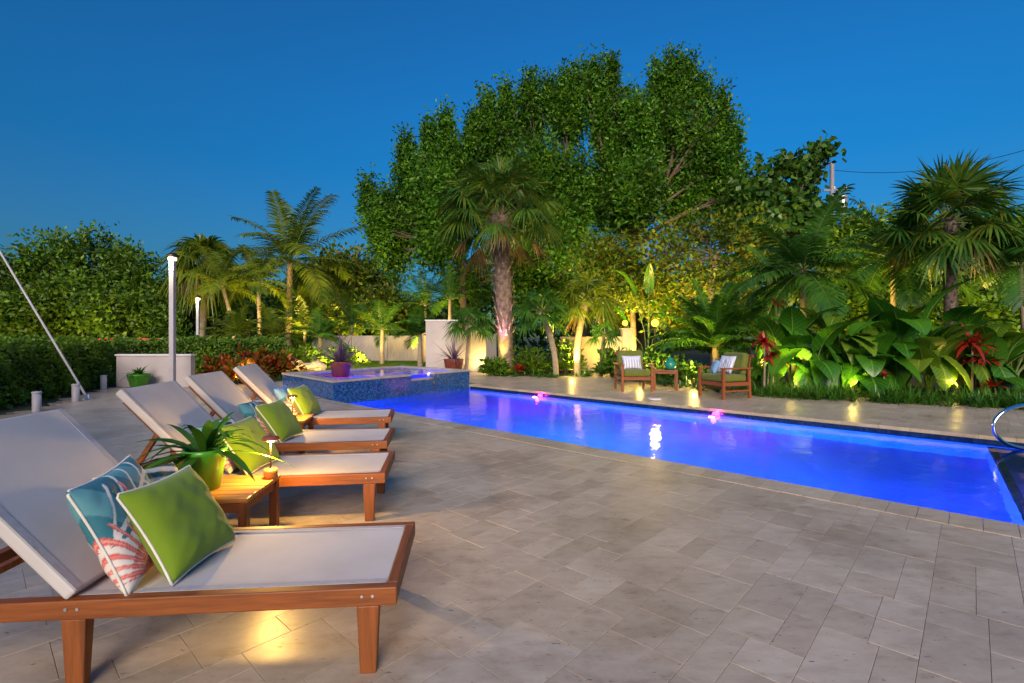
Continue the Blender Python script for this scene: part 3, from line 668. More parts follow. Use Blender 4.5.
def armchair():
    t=thing('armchair','x','armchair'); W_,D_=.74,.74
    for x in(-W_/2+.03,W_/2-.03):
        q=MB(); q.box((x,-D_/2+.03,.30),(.055,.055,.60)); q.build('leg',M['redwood'],t,.005)
        q=MB(); q.bar((x,D_/2-.03,0),(x,D_/2-.06,.60),.05,.055,(0,1,0)); q.build('leg',M['redwood'],t,.005)
        q=MB(); q.box((x,-.0,.618),(.085,D_+.03,.032)); q.build('armrest',M['redwood'],t,.006)
        q=MB(); q.box((x,0,.30),(.03,D_-.12,.075)); q.box((x,0,.16),(.028,D_-.12,.035)); q.build('side_rail',M['redwood'],t,.004)
    q=MB(); q.box((0,-D_/2+.03,.30),(W_-.12,.03,.075)); q.build('front_rail',M['redwood'],t,.004)
    q=MB(); q.box((0,D_/2-.04,.30),(W_-.12,.03,.075)); 
    for k in range(7): q.bar((-.27+k*.09,D_/2-.05,.33),(-.27+k*.09,D_/2+.06,.86),.04,.02,(0,1,0))
    q.bar((-W_/2+.03,D_/2+.06,.86),(W_/2-.03,D_/2+.06,.86),.03,.06); q.build('back_frame',M['redwood'],t,.004)
    q=MB(); q.box((0,-.03,.415),(W_-.13,D_-.08,.15)); q.build('seat_cushion',M['olive'],t,.045)
    q=MB(); Mx=Matrix.Rotation(R(-12),4,'X').to_3x3(); q.box((0,D_/2-.10,.70),(W_-.13,.15,.46),Mx); q.build('back_cushion',M['olive'],t,.05)
    return t
ch=armchair(); ch.location=(2.86,11.8,0); ch.rotation_euler=(0,0,R(2)); ch['label']='olive cushioned wooden armchair facing the pool, with a pale striped pillow'; ch['group']='olive armchairs by the pool'
c2=copy_tree(ch); c2.location=(4.46,10.5,0); c2.rotation_euler=(0,0,R(-70)); c2['label']='olive cushioned wooden armchair turned sideways, with two blue pillows'
def chair_pillow(label,o,loc,yaw,w,h,m,col=None):
    m4=Matrix.Translation(o.location)@Matrix.Rotation(o.rotation_euler[2],4,'Z')@Matrix.Translation(loc)@Matrix.Rotation(R(yaw),4,'Z')
    t_=R(22); up=Vector((0,math.sin(t_),math.cos(t_))); nz=Vector((0,-math.cos(t_),math.sin(t_)))
    pillow('throw_pillow',label,m4@Matrix((Vector((1,0,0)),up,nz)).transposed().to_4x4(),w,h,.12,m,'pillows on the armchairs',col,False)
def pale(a,b): 
    return (.55,.6,.72) if b>.35 else ((.72,.72,.78) if math.sin(22*a)>0 else (.38,.40,.55))
chair_pillow('pale blue striped pillow on the armchair facing the pool',ch,(0.0,.06,.49),0,.46,.34,M['print'],pale)
chair_pillow('light blue pillow with pale stripes leaning on the sideways armchair',c2,(-.08,.05,.49),0,.42,.40,M['print'],pale)
chair_pillow('plain blue pillow at the far arm of the sideways armchair',c2,(-.2,-.14,.49),-30,.34,.30,M['blue_fab'])
side_table('side_table','red brown wooden table with a teal jar between the armchairs','side table',(3.66,11.95,0),R(-14),.56,.5,.47,M['redwood'],5)
t=thing('teal_jar','round teal ceramic jar on the red brown table','jar',(3.78,11.95,.471)); q=MB(); q.lathe([(0,0),(.09,0),(.13,.06),(.14,.13),(.11,.2),(.07,.22),(.075,.25),(.06,.25)]); q.build('body',M['teal'],t); q=MB(); q.lathe([(.078,.252),(.07,.27),(.02,.285),(.018,.31),(0,.312)]); q.build('lid',M['teal'],t)

# ================================================================== PLANTS
def rvec(n): 
    v=rng.normal(size=(n,3)); return v/np.linalg.norm(v,axis=1,keepdims=True)
def limb(mb,a,b,r0,r1,wob=.15,n=7):
    a,b=Vector(a),Vector(b); L=(b-a).length; pts=[]; o=[rnd.uniform(-1,1)*L*wob for _ in range(4)]
    for i in range(n+1):
        t=i/n; p=a.lerp(b,t); s_=math.sin(PI*t); s2=math.sin(2*PI*t)
        pts.append(p+Vector((o[0]*s_+o[2]*s2*.5,o[1]*s_+o[3]*s2*.5,L*.06*s_)))
    mb.tube(pts,[r0+(r1-r0)*i/n for i in range(n+1)],8); return pts
def tree(name,label,base,lobes,Y,fork,tr,leafm,barkm,ls=.2,dens=1.0,k=34,group='trees around the garden',sig=.28,upright=1.3,lw=.5,cat='tree',clf=26,shr=.8):
    """lobes: (px,py,rx,ry,dY) in picture units at depth Y; fork=(px,py)"""
    t=thing(name,label,cat,(base[0],base[1],0),rnd.uniform(0,.01),group); O=np.array(t.location)
    tm=MB(); cm=MB(); fk=P(fork[0],fork[1],base[1])-t.location
    limb(tm,(0,0,-.1),fk,tr,tr*.72,.03)
    for (px,py,rx,ry,dY) in lobes:
        if name=='shade_tree': py=py+26-.08*py
        YY=Y+dY; c=P(px,py,YY)-t.location; ax=np.array([rx/F*YY,min(rx,ry*1.3)/F*YY*.9,ry/F*YY])
        ax=np.maximum(ax-np.array([sig,sig,sig*upright])*shr,ax*.35)
        lp=limb(tm,fk,c,tr*.42,tr*.1,.1)
        nc=int(dens*rx*ry*YY*YY/F/F*clf)+8
        d=rvec(nc); rad=(.2+.8*rng.random(nc)**.5)[:,None]; pc=np.array(c)+d*ax*rad
        for m_ in range(min(14,nc)):
            q=pc[rng.integers(nc)]; st=lp[rnd.randint(3,7)]; limb(tm,st,q,tr*.09,.006,.12,4)
        kk=rng.integers(int(k*.5),int(k*1.5),nc); idx=np.repeat(np.arange(nc),kk); n=len(idx)
        szs=rng.uniform(.6,1.25,nc)[idx][:,None]
        pos=pc[idx]+np.clip(rng.normal(size=(n,3)),-1.7,1.7)*np.array([sig,sig,sig*upright])*szs
        dr=rvec(n)*.9+d[idx]*.5+np.array([0,0,.25]); nr=rvec(n)*.8+np.array([0,-.1,.7])
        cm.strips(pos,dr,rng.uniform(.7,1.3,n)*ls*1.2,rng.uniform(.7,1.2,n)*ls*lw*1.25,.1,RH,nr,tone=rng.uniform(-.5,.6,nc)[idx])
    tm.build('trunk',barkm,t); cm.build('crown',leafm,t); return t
# far left trees beyond the hedge
tree('leafy_tree','rounded leafy tree beyond the hedge at the picture edge',(-24,24),[(-30,300,40,40,0),(12,290,34,40,0),(-5,322,45,28,-2)],24,(0,330),.22,M['mangrove'],M['bark'],.2,1.1,group='trees beyond the hedge')
tree('leafy_tree','tallest rounded tree beyond the hedge, above the leaning pole',(-20.5,25),[(55,268,34,38,0),(95,262,34,36,1),(72,305,42,35,-1),(40,312,30,30,-2)],25,(72,322),.24,M['mangrove'],M['bark'],.2,1.1,group='trees beyond the hedge')
tree('leafy_tree','lower rounded tree beyond the hedge, behind the tall lamp post',(-18.2,26),[(132,278,30,34,0),(152,300,26,28,0),(118,312,34,28,-2),(160,325,24,22,-2)],26,(135,325),.2,M['mangrove'],M['bark'],.2,1.1,group='trees beyond the hedge')
tree('leafy_tree','broad dim tree behind the coconut palm',(-10,33),[(345,272,34,28,0),(375,285,24,24,1),(320,290,34,28,-1),(360,310,45,26,-2),(398,312,26,24,0)],33,(350,322),.25,M['warmleaf'],M['bark'],.28,.8)
tree('leafy_tree','dim low tree between the palms and the lamp posts',(-14,31),[(190,310,40,30,0),(240,300,40,30,1),(280,310,36,30,0)],31,(235,330),.2,M['oak2'],M['bark'],.28,.8)
# big central trees
tree('shade_tree','tall dark shade tree whose side lobe leans out left of the sabal palm',(-2.3,24),[(395,205,30,36,0),(415,165,26,28,0),(425,225,34,36,1),(450,150,30,36,0),(398,245,18,24,0),(470,190,34,40,2),(432,188,30,34,-2),(440,235,30,26,-2),(368,190,9,20,0),(405,143,9,20,0),(430,128,9,22,0),(446,112,8,18,0),(380,225,16,26,-1),(475,120,14,30,0)],24,(462,262),.24,M['oak'],M['barkg'],.165,1.6,100,sig=.23,upright=2.9,clf=13,shr=1.3)
tree('shade_tree','tall shade tree rising directly behind the sabal palm',(3.4,24.5),[(495,125,30,36,0),(525,105,28,34,1),(535,165,44,44,-1),(570,100,22,38,0),(580,180,36,46,-1),(560,230,40,34,-2),(490,180,36,40,1),(520,255,34,30,1),(488,96,8,18,0),(506,88,8,20,0),(530,76,8,22,0),(549,80,9,20,0),(566,72,9,24,0),(580,70,8,20,0),(512,200,30,34,-2),(545,288,44,26,1),(600,262,34,26,1),(470,285,26,26,2)],24.5,(580,255),.26,M['oak'],M['barkg'],.165,1.6,100,sig=.23,upright=2.9,clf=13,shr=1.3)
tree('shade_tree','tallest shade tree with brown forked limbs above the armchairs',(6.1,23),[(600,105,18,36,0),(618,140,30,38,0),(668,108,30,44,0),(700,125,24,40,0),(718,150,20,42,0),(655,160,44,44,1),(690,185,38,38,1),(615,195,36,40,0),(725,190,14,30,0),(594,64,9,22,0),(610,60,8,18,0),(657,64,9,20,0),(674,56,8,18,0),(688,62,9,20,0),(703,76,8,24,0),(722,94,8,24,0),(734,126,7,22,0),(640,180,34,36,-2),(634,118,16,36,1),(640,140,24,30,0),(628,102,18,34,0),(642,112,20,34,-1),(745,212,22,30,0),(736,172,14,26,0)],23,(632,246),.26,M['oak'],M['bark'],.165,1.6,100,sig=.23,upright=2.9,clf=13,shr=1.3)
tree('shade_tree','slim grey trunked tree with yellowing leaves behind the dark cycad',(7.3,18),[(665,245,36,26,0),(700,225,34,26,1),(745,230,34,30,0),(690,275,30,22,-1),(735,268,30,24,0),(650,285,34,26,1),(690,310,44,22,2),(740,305,30,28,2)],18,(714,255),.16,M['warmleaf'],M['barkg'],.17,1.3,22,sig=.28)
tree('shade_tree','yellow lit tree behind the bright lamp',(4.8,20),[(610,250,36,28,0),(645,275,36,22,0),(620,285,34,22,0),(590,285,24,26,0),(655,300,34,20,2),(625,312,30,16,3)],20,(632,300),.14,M['warmleaf'],M['bark'],.16,1.6,26,sig=.3)
tree('sea_grape','sea grape tree with long branches of round leaves by the utility pole',(11.5,21),[(764,185,14,26,0),(784,205,28,20,0),(806,176,13,20,0),(745,200,20,24,0),(760,240,30,30,-1),(800,235,30,26,0),(826,150,8,8,0),(800,182,12,16,0),(775,225,34,26,0),(755,205,18,22,0),(816,158,8,8,0),(785,166,8,12,0),(812,218,18,24,0)],21,(770,270),.18,M['grapeleaf'],M['barkg'],.24,1.3,12,sig=.24,upright=1.2,lw=.95)
for px,w,h,y,lb in ((848,26,60,18.5,'dense dark shrub tree between the two feathery palms'),(870,34,44,17.5,'dense dark shrub tree behind the large leaved bed, left of the fan palm trunk'),(925,34,50,18,'dense dark shrub tree directly behind the fan palm trunk'),(985,40,52,17,'dense dark shrub tree behind the fan palm, by the picture edge'),(1040,34,60,16.5,'dense dark shrub tree cut by the picture edge')):
    tree('screening_tree',lb,((px-CX)/F*y,y),[(px,270,w,h,0),(px-8,320,w,32,-1),(px+10,238,w*.8,32,0),(px-16,245,w*.6,30,.5)],y,(px,330),.12,M['hedge'],M['bark'],.19,1.5,22,group='screening trees behind the large leaved bed',sig=.28)

# far treeline mass
cm=MB(); n=48000; px=rng.uniform(-700,1800,n); Yd=rng.uniform(40,46,n); zt=1.3+(335-(np.interp(px,[300,440,480,1200],[305,295,262,250])+12*np.sin(px*.021)+8*np.sin(px*.057+1)))/F*Yd
pos=np.stack([(px-CX)/F*Yd,Yd,rng.random(n)**.8*zt],1); cm.strips(pos,rvec(n),rng.uniform(.5,.9,n),rng.uniform(.3,.5,n),.1,RH,rvec(n))
tag(cm.build('treeline',M['oak2']),kind='stuff')
# hedge
def hedge(name,label,path,w,h,n,lm=None,ls=.085):
    a=[Vector(p) for p in path]; t=thing(name,label,'hedge',(a[0].x,a[0].y,0),0,'clipped hedges'); q=MB(); c=MB()
    tot=sum((a[i+1]-a[i]).length for i in range(len(a)-1))
    for i in range(len(a)-1):
        p,s_=a[i],a[i+1]; L=(s_-p).length; d=(s_-p)/L; sd=Vector((-d.y,d.x,0)); m_=int(n*L/tot)
        q.bar(p-a[0]+Vector((0,0,h*.47)),s_-a[0]+Vector((0,0,h*.47)),w*.72,h*.86)
        u=rng.random(m_)*L; f=rng.random(m_); top=f<.3; sdv=np.where(top,rng.uniform(-.5,.5,m_)*w,np.where(rng.random(m_)<.5,-.5,.5)*w+rng.normal(size=m_)*.05)
        zz=np.where(top,h+rng.normal(size=m_)*.035,rng.random(m_)*h); 
        blob=.07*np.sin(u*3.1+zz*2)+.06*np.sin(u*7.3+zz*6)+.05*np.sin(u*17+zz*11)
        sdv=sdv*(1+blob); zz=np.where(top,zz+blob*.5,zz)
        pos=np.array(p-a[0])[None]+u[:,None]*np.array(d)+sdv[:,None]*np.array(sd); pos[:,2]=zz
        out=np.sign(sdv)[:,None]*np.array(sd)*.8+np.array([0,0,.4]); 
        c.strips(pos,rvec(m_)+out*.5,rng.uniform(.7,1.3,m_)*ls,rng.uniform(.7,1.2,m_)*ls*.6,.1,RH,out+rvec(m_)*.7)
    q.build('branches',plain('hedge_twigs',(.02,.03,.008),.95,.4,20),t); c.build('leaves',lm or M['hedge'],t)
hedge('hedge','long clipped green hedge along the patio behind the bollards',[(-9.6,4.5,0),(-9.75,8.2,0),(-11.4,13.2,0)],1.6,1.15,26000)
hedge('hedge','clipped green hedge behind the low white wall and the lamp posts',[(-11.3,14.3,0),(-7.6,16.6,0)],1.4,1.12,14000)

# palms
def frond(mb,base,az,el,L,droop,nl,ll,lw,mi=0,hang=.35,stem=0,tw=0.0):
    p=np.array(base,float); pts=[]; tg=[]; K=16; e=el
    for i in range(K+1):
        t=i/K; e=el-droop*t**1.3; d=np.array([math.cos(az)*math.cos(e),math.sin(az)*math.cos(e),math.sin(e)])
        pts.append(p.copy()); tg.append(d); p=p+d*L/K
    mb.tube([Vector(x) for x in pts[::2]],[max(.004,.018*(1-i/9)*L/2) for i in range(len(pts[::2]))],5,stem,cap=False)
    pts=np.array(pts); tg=np.array(tg); tt=np.linspace(.14,1,nl); ii=tt*K; i0=np.clip(ii.astype(int),0,K-1); fr=(ii-i0)[:,None]
    pos=pts[i0]*(1-fr)+pts[i0+1]*fr; dr=tg[i0]
    side=np.array([-math.sin(az),math.cos(az),0]); up=np.cross(dr,side); up=np.where(up[:,2:]<0,-up,up)
    ln=ll*(.35+.65*np.sin(PI*np.clip(tt*.85+.12,0,1)))
    for sg in(1,-1):
        dd=side*sg*.9+dr*(.45+.4*tt[:,None])+up*(.28+rng.normal(size=(nl,1))*.1)
        mb.strips(pos,dd,ln*rng.uniform(.85,1.1,nl),lw,hang+rng.random(nl)*.25,[(0,.4),(.35,1),(.75,.7),(1,.05)],up,mi)
def feather_palm(name,label,base,top,Y,L,n,tr,lm,group,ll=.55,lw=.05,nl=34,lean=0,bark=None,el=(-10,85),droop=(.7,1.5),cat='palm',crownshaft=True,hang=.35):
    bx=P(base,335,Y).x; tp=P(*top,Y); t=thing(name,label,cat,(bx,Y,0),0,group); c=tp-t.location; q=MB()
    pts=[Vector((0,0,0)).lerp(c,i/8)+Vector((lean*math.sin(PI*i/8),0,0)) for i in range(9)]
    q.tube(pts,[tr*(1.25-.5*i/8) for i in range(9)],10); 
    for i in range(1,16): 
        f=i/16; k=min(int(f*8),7); pp=pts[k].lerp(pts[k+1],f*8-k); q.tube([pp,pp+Vector((0,0,.02))],tr*(1.27-.5*f),10,cap=False)
    q.build('trunk',bark or M['palmbark'],t)
    q=MB()
    for k in range(n):
        f=(k+.5)/n; az=k*2.39996+rnd.uniform(-.3,.3); e=R(el[1]+(el[0]-el[1])*f+rnd.uniform(-6,6))
        frond(q,c+Vector((0,0,.0)),az,e,L*rnd.uniform(.85,1.1),rnd.uniform(*droop)*(.6+.5*f),nl,ll,lw,0,hang,1)
    q.build('crown',[lm,M['stem']],t); return t
def fan_leaf(mb,base,az,el,pet,Rr,ns=26,spread=2.3,droop=.35,mi=0):
    d=np.array([math.cos(az)*math.cos(el),math.sin(az)*math.cos(el),math.sin(el)]); s_=np.array([-math.sin(az),math.cos(az),0]); 
    c=np.array(base)+d*pet; c[2]-=.06*pet
    mb.tube([Vector(base),Vector(np.array(base)+d*pet*.5+[0,0,.02]),Vector(c)],[.016,.012,.009],5,1,cap=False)
    nr=np.cross(d,s_); nr=nr if nr[2]>0 else -nr
    a=np.linspace(-spread,spread,ns); dr=np.cos(a)[:,None]*d+np.sin(a)[:,None]*s_-np.abs(np.sin(a))[:,None]*nr*.25+rng.normal(size=(ns,3))*.03
    ln=Rr*(.72+.28*np.cos(a*.6))*rng.uniform(.9,1.08,ns)
    mb.strips(np.repeat(c[None],ns,0),dr,ln,Rr*2*spread/ns*.5,droop+rng.random(ns)*.2,[(0,.12),(.4,.9),(.62,.8),(.82,.4),(1,.04)],nr+rng.normal(size=(ns,3))*.2,mi)
def fan_palm(name,label,base,top,Y,n,pet,Rr,tr,group,lm=None,el=(-50,80),droop=.35,boots=False,dead=0,lean=0,ns=26,flare=1.0):
    bx=P(base,335,Y).x; tp=P(*top,Y); t=thing(name,label,'palm',(bx,Y,0),0,group); c=tp-t.location; q=MB()
    pts=[Vector((0,0,0)).lerp(c,i/8)+Vector((lean*math.sin(PI*i/8),0,0)) for i in range(9)]
    q.tube(pts,[tr*(1+(flare-1)*(i/8)**2) for i in range(9)],12)
    if boots:
        B=[];Dd=[]; kk=170
        for k in range(kk):
            f=.22+.8*k/kk; i=min(int(f*8),7); pp=pts[i].lerp(pts[i+1],min(f*8-i,1)); az=k*2.39996; r_=tr*(1+(flare-1)*f*f)
            q.strips([pp+Vector((math.cos(az),math.sin(az),0))*r_*.9],[(math.cos(az)*.75,math.sin(az)*.75,.75)],[tr*1.0],[tr*.42],[-.3],[(0,1),(.5,.75),(1,.35)])
    q.build('trunk',M['boot'] if boots else M['palmbark'],t); q=MB()
    for k in range(n):
        f=(k+.5)/n; az=k*2.39996+rnd.uniform(-.2,.2); e=R(el[1]+(el[0]-el[1])*f+rnd.uniform(-7,7))
        fan_leaf(q,c,az,e,pet*rnd.uniform(.8,1.15),Rr*rnd.uniform(.85,1.1),ns,2.2,droop+.35*f,0)
    for k in range(dead): fan_leaf(q,c-Vector((0,0,.1)),k*2.4,R(rnd.uniform(-42,-22)),pet*.9,Rr*.75,16,1.2,.5,2)
    q.build('crown',[lm or M['fan'],M['stem'],M['palmdry']],t); return t
GPa='palms around the garden'
fan_palm('sabal_palm','stout sabal palm with a booted trunk lit purple and yellow',507,(500,217),17.4,50,1.45,1.12,.27,GPa,M['fan'],(-14,86),.26,True,5,0,38,1.25)
fan_palm('fan_palm','broad fan palm with a drooping brown skirt behind the lamp post',200,(205,262),24,34,.9,1.3,.2,GPa,M['palmy'],(-60,80),.5,False,16)
fan_palm('fan_palm','tall fan palm with blue green fans over the large leaved bed',951,(950,222),12,34,.85,.95,.13,GPa,M['fan'],(-42,86),.06,True,3,0,30)
fan_palm('fan_palm','small fan palm with a leaning trunk in the round bed, right of the sabal',556,(541,312),15.6,18,.55,.62,.09,GPa,M['palm'],(-25,80),.3,False,0,.12,22)
fan_palm('fan_palm','multi fanned palm with a curved yellow trunk in the round bed',577,(586,300),16.2,22,.6,.75,.11,GPa,M['palmy'],(-25,80),.3,False,2,-.1,22)
fan_palm('fan_palm','low fan palm hiding the end of the tall white wall',466,(470,325),17.2,14,.45,.6,.07,GPa,M['palm'],(-20,80),.3,False,0,0,22)
fan_palm('fan_palm','young fan palm nearest the beige wall',600,(604,335),15.8,11,.3,.38,.06,GPa,M['palm'],(-15,80),.3,False,0,0,20)
feather_palm('coconut_palm','tall coconut palm with upswept feather fronds over the far garden',288,(290,262),25,4.0,22,.17,M['palmy'],GPa,1.05,.07,44,0,None,(-25,82),(.5,1.5))
feather_palm('feather_palm','slim lit palm with a curved yellow trunk beyond the crotons',238,(222,284),21,1.9,12,.085,M['palmy'],GPa,.6,.05,30,.1)
feather_palm('feather_palm','slim straight palm with a lit trunk beside the coconut palm',261,(258,282),22,1.9,12,.085,M['palmy'],GPa,.6,.05,30)
feather_palm('feather_palm','feathery palm with a green trunk among the large leaves',803,(803,270),12.6,2.0,18,.075,M['palm'],GPa,.62,.055,38,0,None,(-35,82),(.6,1.3))
feather_palm('feather_palm','second feathery palm leaning behind the fan palm trunk',893,(893,258),14,2.2,16,.07,M['palm'],GPa,.65,.055,36,0,None,(-25,80),(.6,1.3))
feather_palm('feather_palm','feathery palm between the sideways armchair and the red plants',770,(775,285),14.5,1.7,13,.06,M['palm'],GPa,.55,.05,32)
feather_palm('feather_palm','feathery palm at the picture edge beyond the handrail',1030,(1020,268),11.4,1.7,14,.07,M['palm'],GPa,.55,.05,32)
feather_palm('cycad','dark spreading cycad behind the armchairs',716,(716,348),13.4,1.9,38,.12,M['strap'],GPa,.42,.042,56,0,None,(5,85),(.5,1.2),'cycad')
for px,py,Y,L,lb in ((320,338,21,1.5,'low feathery palm beyond the spa, behind the spa pot'),(382,330,22.5,1.7,'low feathery palm in front of the vinyl fence'),(425,305,24,1.9,'feathery palm behind the left end of the tall white wall'),(275,338,20,1.4,'low feathery palm behind the lit rocks'),(352,325,26,2.0,'dim feathery palm beneath the broad dim tree'),(236,338,18.5,1.2,'low feathery palm behind the croton shrubs'),(450,300,22,1.9,'feathery palm above the tall white wall'),(420,335,20.5,1.2,'short feathery palm standing just left of the tall white wall'),(305,332,24,1.8,'dim feathery palm below the coconut palm')):
    feather_palm('feather_palm',lb,px,(px,py),Y,L,15,.09,M['palm'] if rnd.random()<.6 else M['palmy'],'low palms at the back of the garden',.48,.045,28,0,None,(0,84),(.6,1.3))

# paddle leaved plants
def paddle(mb,base,az,el,L,W,bend,ribs=9,mi=0,heart=.35,fold=.22):
    nu,nv=22,8; vs=[]; at=[]; s_=Vector((-math.sin(az),math.cos(az),0)); K=nu
    p=Vector(base); pts=[]; 
    for i in range(nu+1):
        e=el-bend*i/nu; d=Vector((math.cos(az)*math.cos(e),math.sin(az)*math.cos(e),math.sin(e))); pts.append((p.copy(),d)); p=p+d*L/nu
    for i,(p,d) in enumerate(pts):
        t=i/nu; w=W/2*(math.sin(PI*min(1,(t*.93+.055))**(.62+heart*.3))**.75); up=d.cross(s_); up=-up if up.z<0 else up
        for j in range(nv+1):
            v=2*j/nv-1; rp=.014*math.sin(2*PI*ribs*(t-.25*abs(v)))*abs(v)**.5*(1-.5*abs(v))*W*2.2
            at.append((t,abs(v),0,1)); vs.append(p+s_*w*v+up*(fold*w*abs(v)-.12*w*v*v+rp)-d*abs(v)*heart*L*.25*(1-t)**2)
    f=[[i*(nv+1)+j,(i+1)*(nv+1)+j,(i+1)*(nv+1)+j+1,i*(nv+1)+j+1] for i in range(nu) for j in range(nv)]
    mb.add(vs,f,mi,True,at)
    mb.tube([q+Vector((0,0,-.004)) for q,_ in pts[::3]],[max(.003,.012*(1-i/8)) for i in range(len(pts[::3]))],5,1,cap=False)
def big_plant(name,label,px,py,Y,hh,n,L,W,lm,seed,el=(10,80),group='large leaved plants along the bed',facing=None):
    p=P(px,py,Y); t=thing(name,label,'plant',(p.x,p.y,0),0,group); r=random.Random(seed); q=MB()
    for k in range(n):
        az=k*2.39996+r.uniform(-.4,.4)
        if facing is not None and k%3: az=-PI/2+r.uniform(-1.4,1.4)
        h_=hh*r.uniform(.45,1.0); tip=Vector((math.cos(az)*.28*hh*r.uniform(.5,1.3),math.sin(az)*.2*hh,h_)); e=R(r.uniform(50,82) if r.random()<.45 else r.uniform(-60,25)) if facing else R(r.uniform(*el))
        q.tube([(0,0,0),(tip.x*.3,tip.y*.3,h_*.55),tip],[.022,.018,.012],6,1,cap=False)
        paddle(q,tip,az,e,L*r.uniform(.75,1.15),W*r.uniform(.8,1.1),r.uniform(.6,1.5),9,0)
    q.build('leaves',[lm,M['stem']],t); return t
bp=[(792,0,11.7,1.25,8,.85,.46,'big','glossy elephant ear nearest the red cordyline by the armchair'),(812,0,11.2,1.0,8,.95,.52,'big','glossy elephant ear in front of the feathery palm trunk'),(842,0,11.4,1.35,7,.8,.36,'biglight','upright paddle leaved plant beside the feathery palm'),
    (868,0,10.9,.75,8,.75,.46,'big','low dark elephant ear in the middle of the large leaved bed'),(900,0,11.3,1.45,8,1.0,.55,'big','tallest elephant ear, left of the fan palm trunk'),(928,0,10.7,.85,9,.8,.50,'biglight','pale lit elephant ear over the second border lamp'),
    (962,0,10.9,.8,8,.85,.44,'biglight','pale wide leaved plant below the fan palm trunk'),(990,0,10.6,.75,7,.85,.42,'big','elephant ear in front of the red bromeliad cluster'),(1012,0,11.2,1.3,8,.9,.40,'biglight','upright yellow green plant by the picture edge'),(888,0,12,1.2,7,.8,.4,'biglight','yellow green plant deep in the large leaved bed'),(945,0,11.8,1.3,7,.9,.5,'big','dark elephant ear at the foot of the fan palm')]
for i,(px,py,Y,hh,n,L,W,lm,lb) in enumerate(bp): big_plant('elephant_ear',lb,px,335,Y,hh*1.25,n+6,L*1.12,W*1.15,M[lm],i+20,(0,60),facing=1)
t=big_plant('bird_of_paradise','tall bird of paradise with upright paddle leaf above the bright lamp',648,335,18.6,3.2,5,1.3,.42,M['big'],77,(60,88))
# rosettes: red cordylines and bromeliads
def rosette(name,label,px,Y,z,n,L,W,lm,seed,el=(5,85),bend=(.2,.8),group=None,stems=0,cat='plant'):
    p=P(px,335,Y); t=thing(name,label,cat,(p.x,Y,0),0,group); q=MB()
    if z>.2:
        s_=MB(); s_.tube([(0,0,0),(.02,.01,z*.5),(0,0,z)],[.025,.02,.018],7)
        for k in range(stems): s_.tube([(.1*(k+1),.05,0),(.13*(k+1),.03,z*.7)],[.018,.012],6)
        s_.build('stem',M['palmbark'],t)
    strap_plant(q,(0,0,z),n,L,W,el,bend,0,.02,seed,P7)
    for k in range(stems): strap_plant(q,(.13*(k+1),.03,z*.7),n//2,L*.8,W,el,bend,0,.02,seed+k+1,P7)
    q.build('leaves',lm,t); return t
GR='red leaved accent plants'
rosette('cordyline','bright red cordyline on bare stems behind the sideways armchair',764,11.1,1.15,64,.42,.055,M['redleaf'],31,(-15,78),(.2,.9),GR,2)
rosette('cordyline','dark red cordyline tip above the elephant ears by the feathery palm',779,12.2,2.0,18,.36,.09,M['redleaf'],32,(20,76),(.1,.6),GR)
rosette('bromeliad','large red orange bromeliad cluster below the fan palm',972,10.45,1.08,70,.62,.085,M['redleaf'],33,(12,78),(.2,.8),GR,2)
rosette('bromeliad','low red bromeliad under the wide leaved plants by the picture edge',995,10.2,.25,26,.42,.07,M['redleaf'],34,(5,50),(.1,.5),GR)
rosette('bromeliad','small red bromeliad in the round bed under the fan palms',519,15.9,.18,30,.42,.08,M['redleaf'],35,(5,70),(.1,.5),GR)
rosette('bromeliad','tiny red bromeliad low in the middle of the large leaved bed',884,10.35,.45,14,.2,.05,M['redleaf'],36,(20,85),(.1,.5),GR)
# crotons
def shrub(name,label,px,Y,w,h,n,lm,ls,group,lw=.4,dark=None):
    p=P(px,335,Y); t=thing(name,label,'shrub',(p.x,Y,0),0,group); q=MB(); c=MB()
    for k in range(9):
        a=rnd.uniform(0,6.28); q.tube([(0,0,0),(math.cos(a)*w*.25,math.sin(a)*w*.25,h*.45),(math.cos(a)*w*.4,math.sin(a)*w*.4,h*.75)],[.018,.012,.006],5)
    q.build('stem',M['bark'],t)
    d=rvec(n); d[:,2]=np.abs(d[:,2]); rad=rng.random((n,1))**.4; lump=1+.22*np.sin(d[:,:1]*7+d[:,1:2]*5)+.15*np.sin(d[:,2:]*11)
    pos=d*rad*np.array([w*.5,w*.5,h*.82])*lump+np.array([0,0,h*.12]); c.strips(pos,d+rvec(n)*.6+np.array([0,0,.4]),rng.uniform(.7,1.3,n)*ls,rng.uniform(.7,1.2,n)*ls*lw,.25,BL,rvec(n)*.6+np.array([0,0,.8]))
    c.build('leaves',lm,t); return t
GC='croton shrubs beyond the loungers'
for px,Y,w,h,lb in ((222,14.6,1.2,.72,'red croton shrub nearest the second lamp post'),(243,13.6,1.1,.6,'red croton shrub behind the third lounger backrest'),(258,15.2,1.3,.95,'tallest red and green croton shrub beyond the loungers'),(278,15.8,1.2,.8,'bronze croton shrub beside the lit rocks')): shrub('croton',lb,px,Y,w,h,420,M['croton'],.2,GC)
GS='green shrubs around the beds'
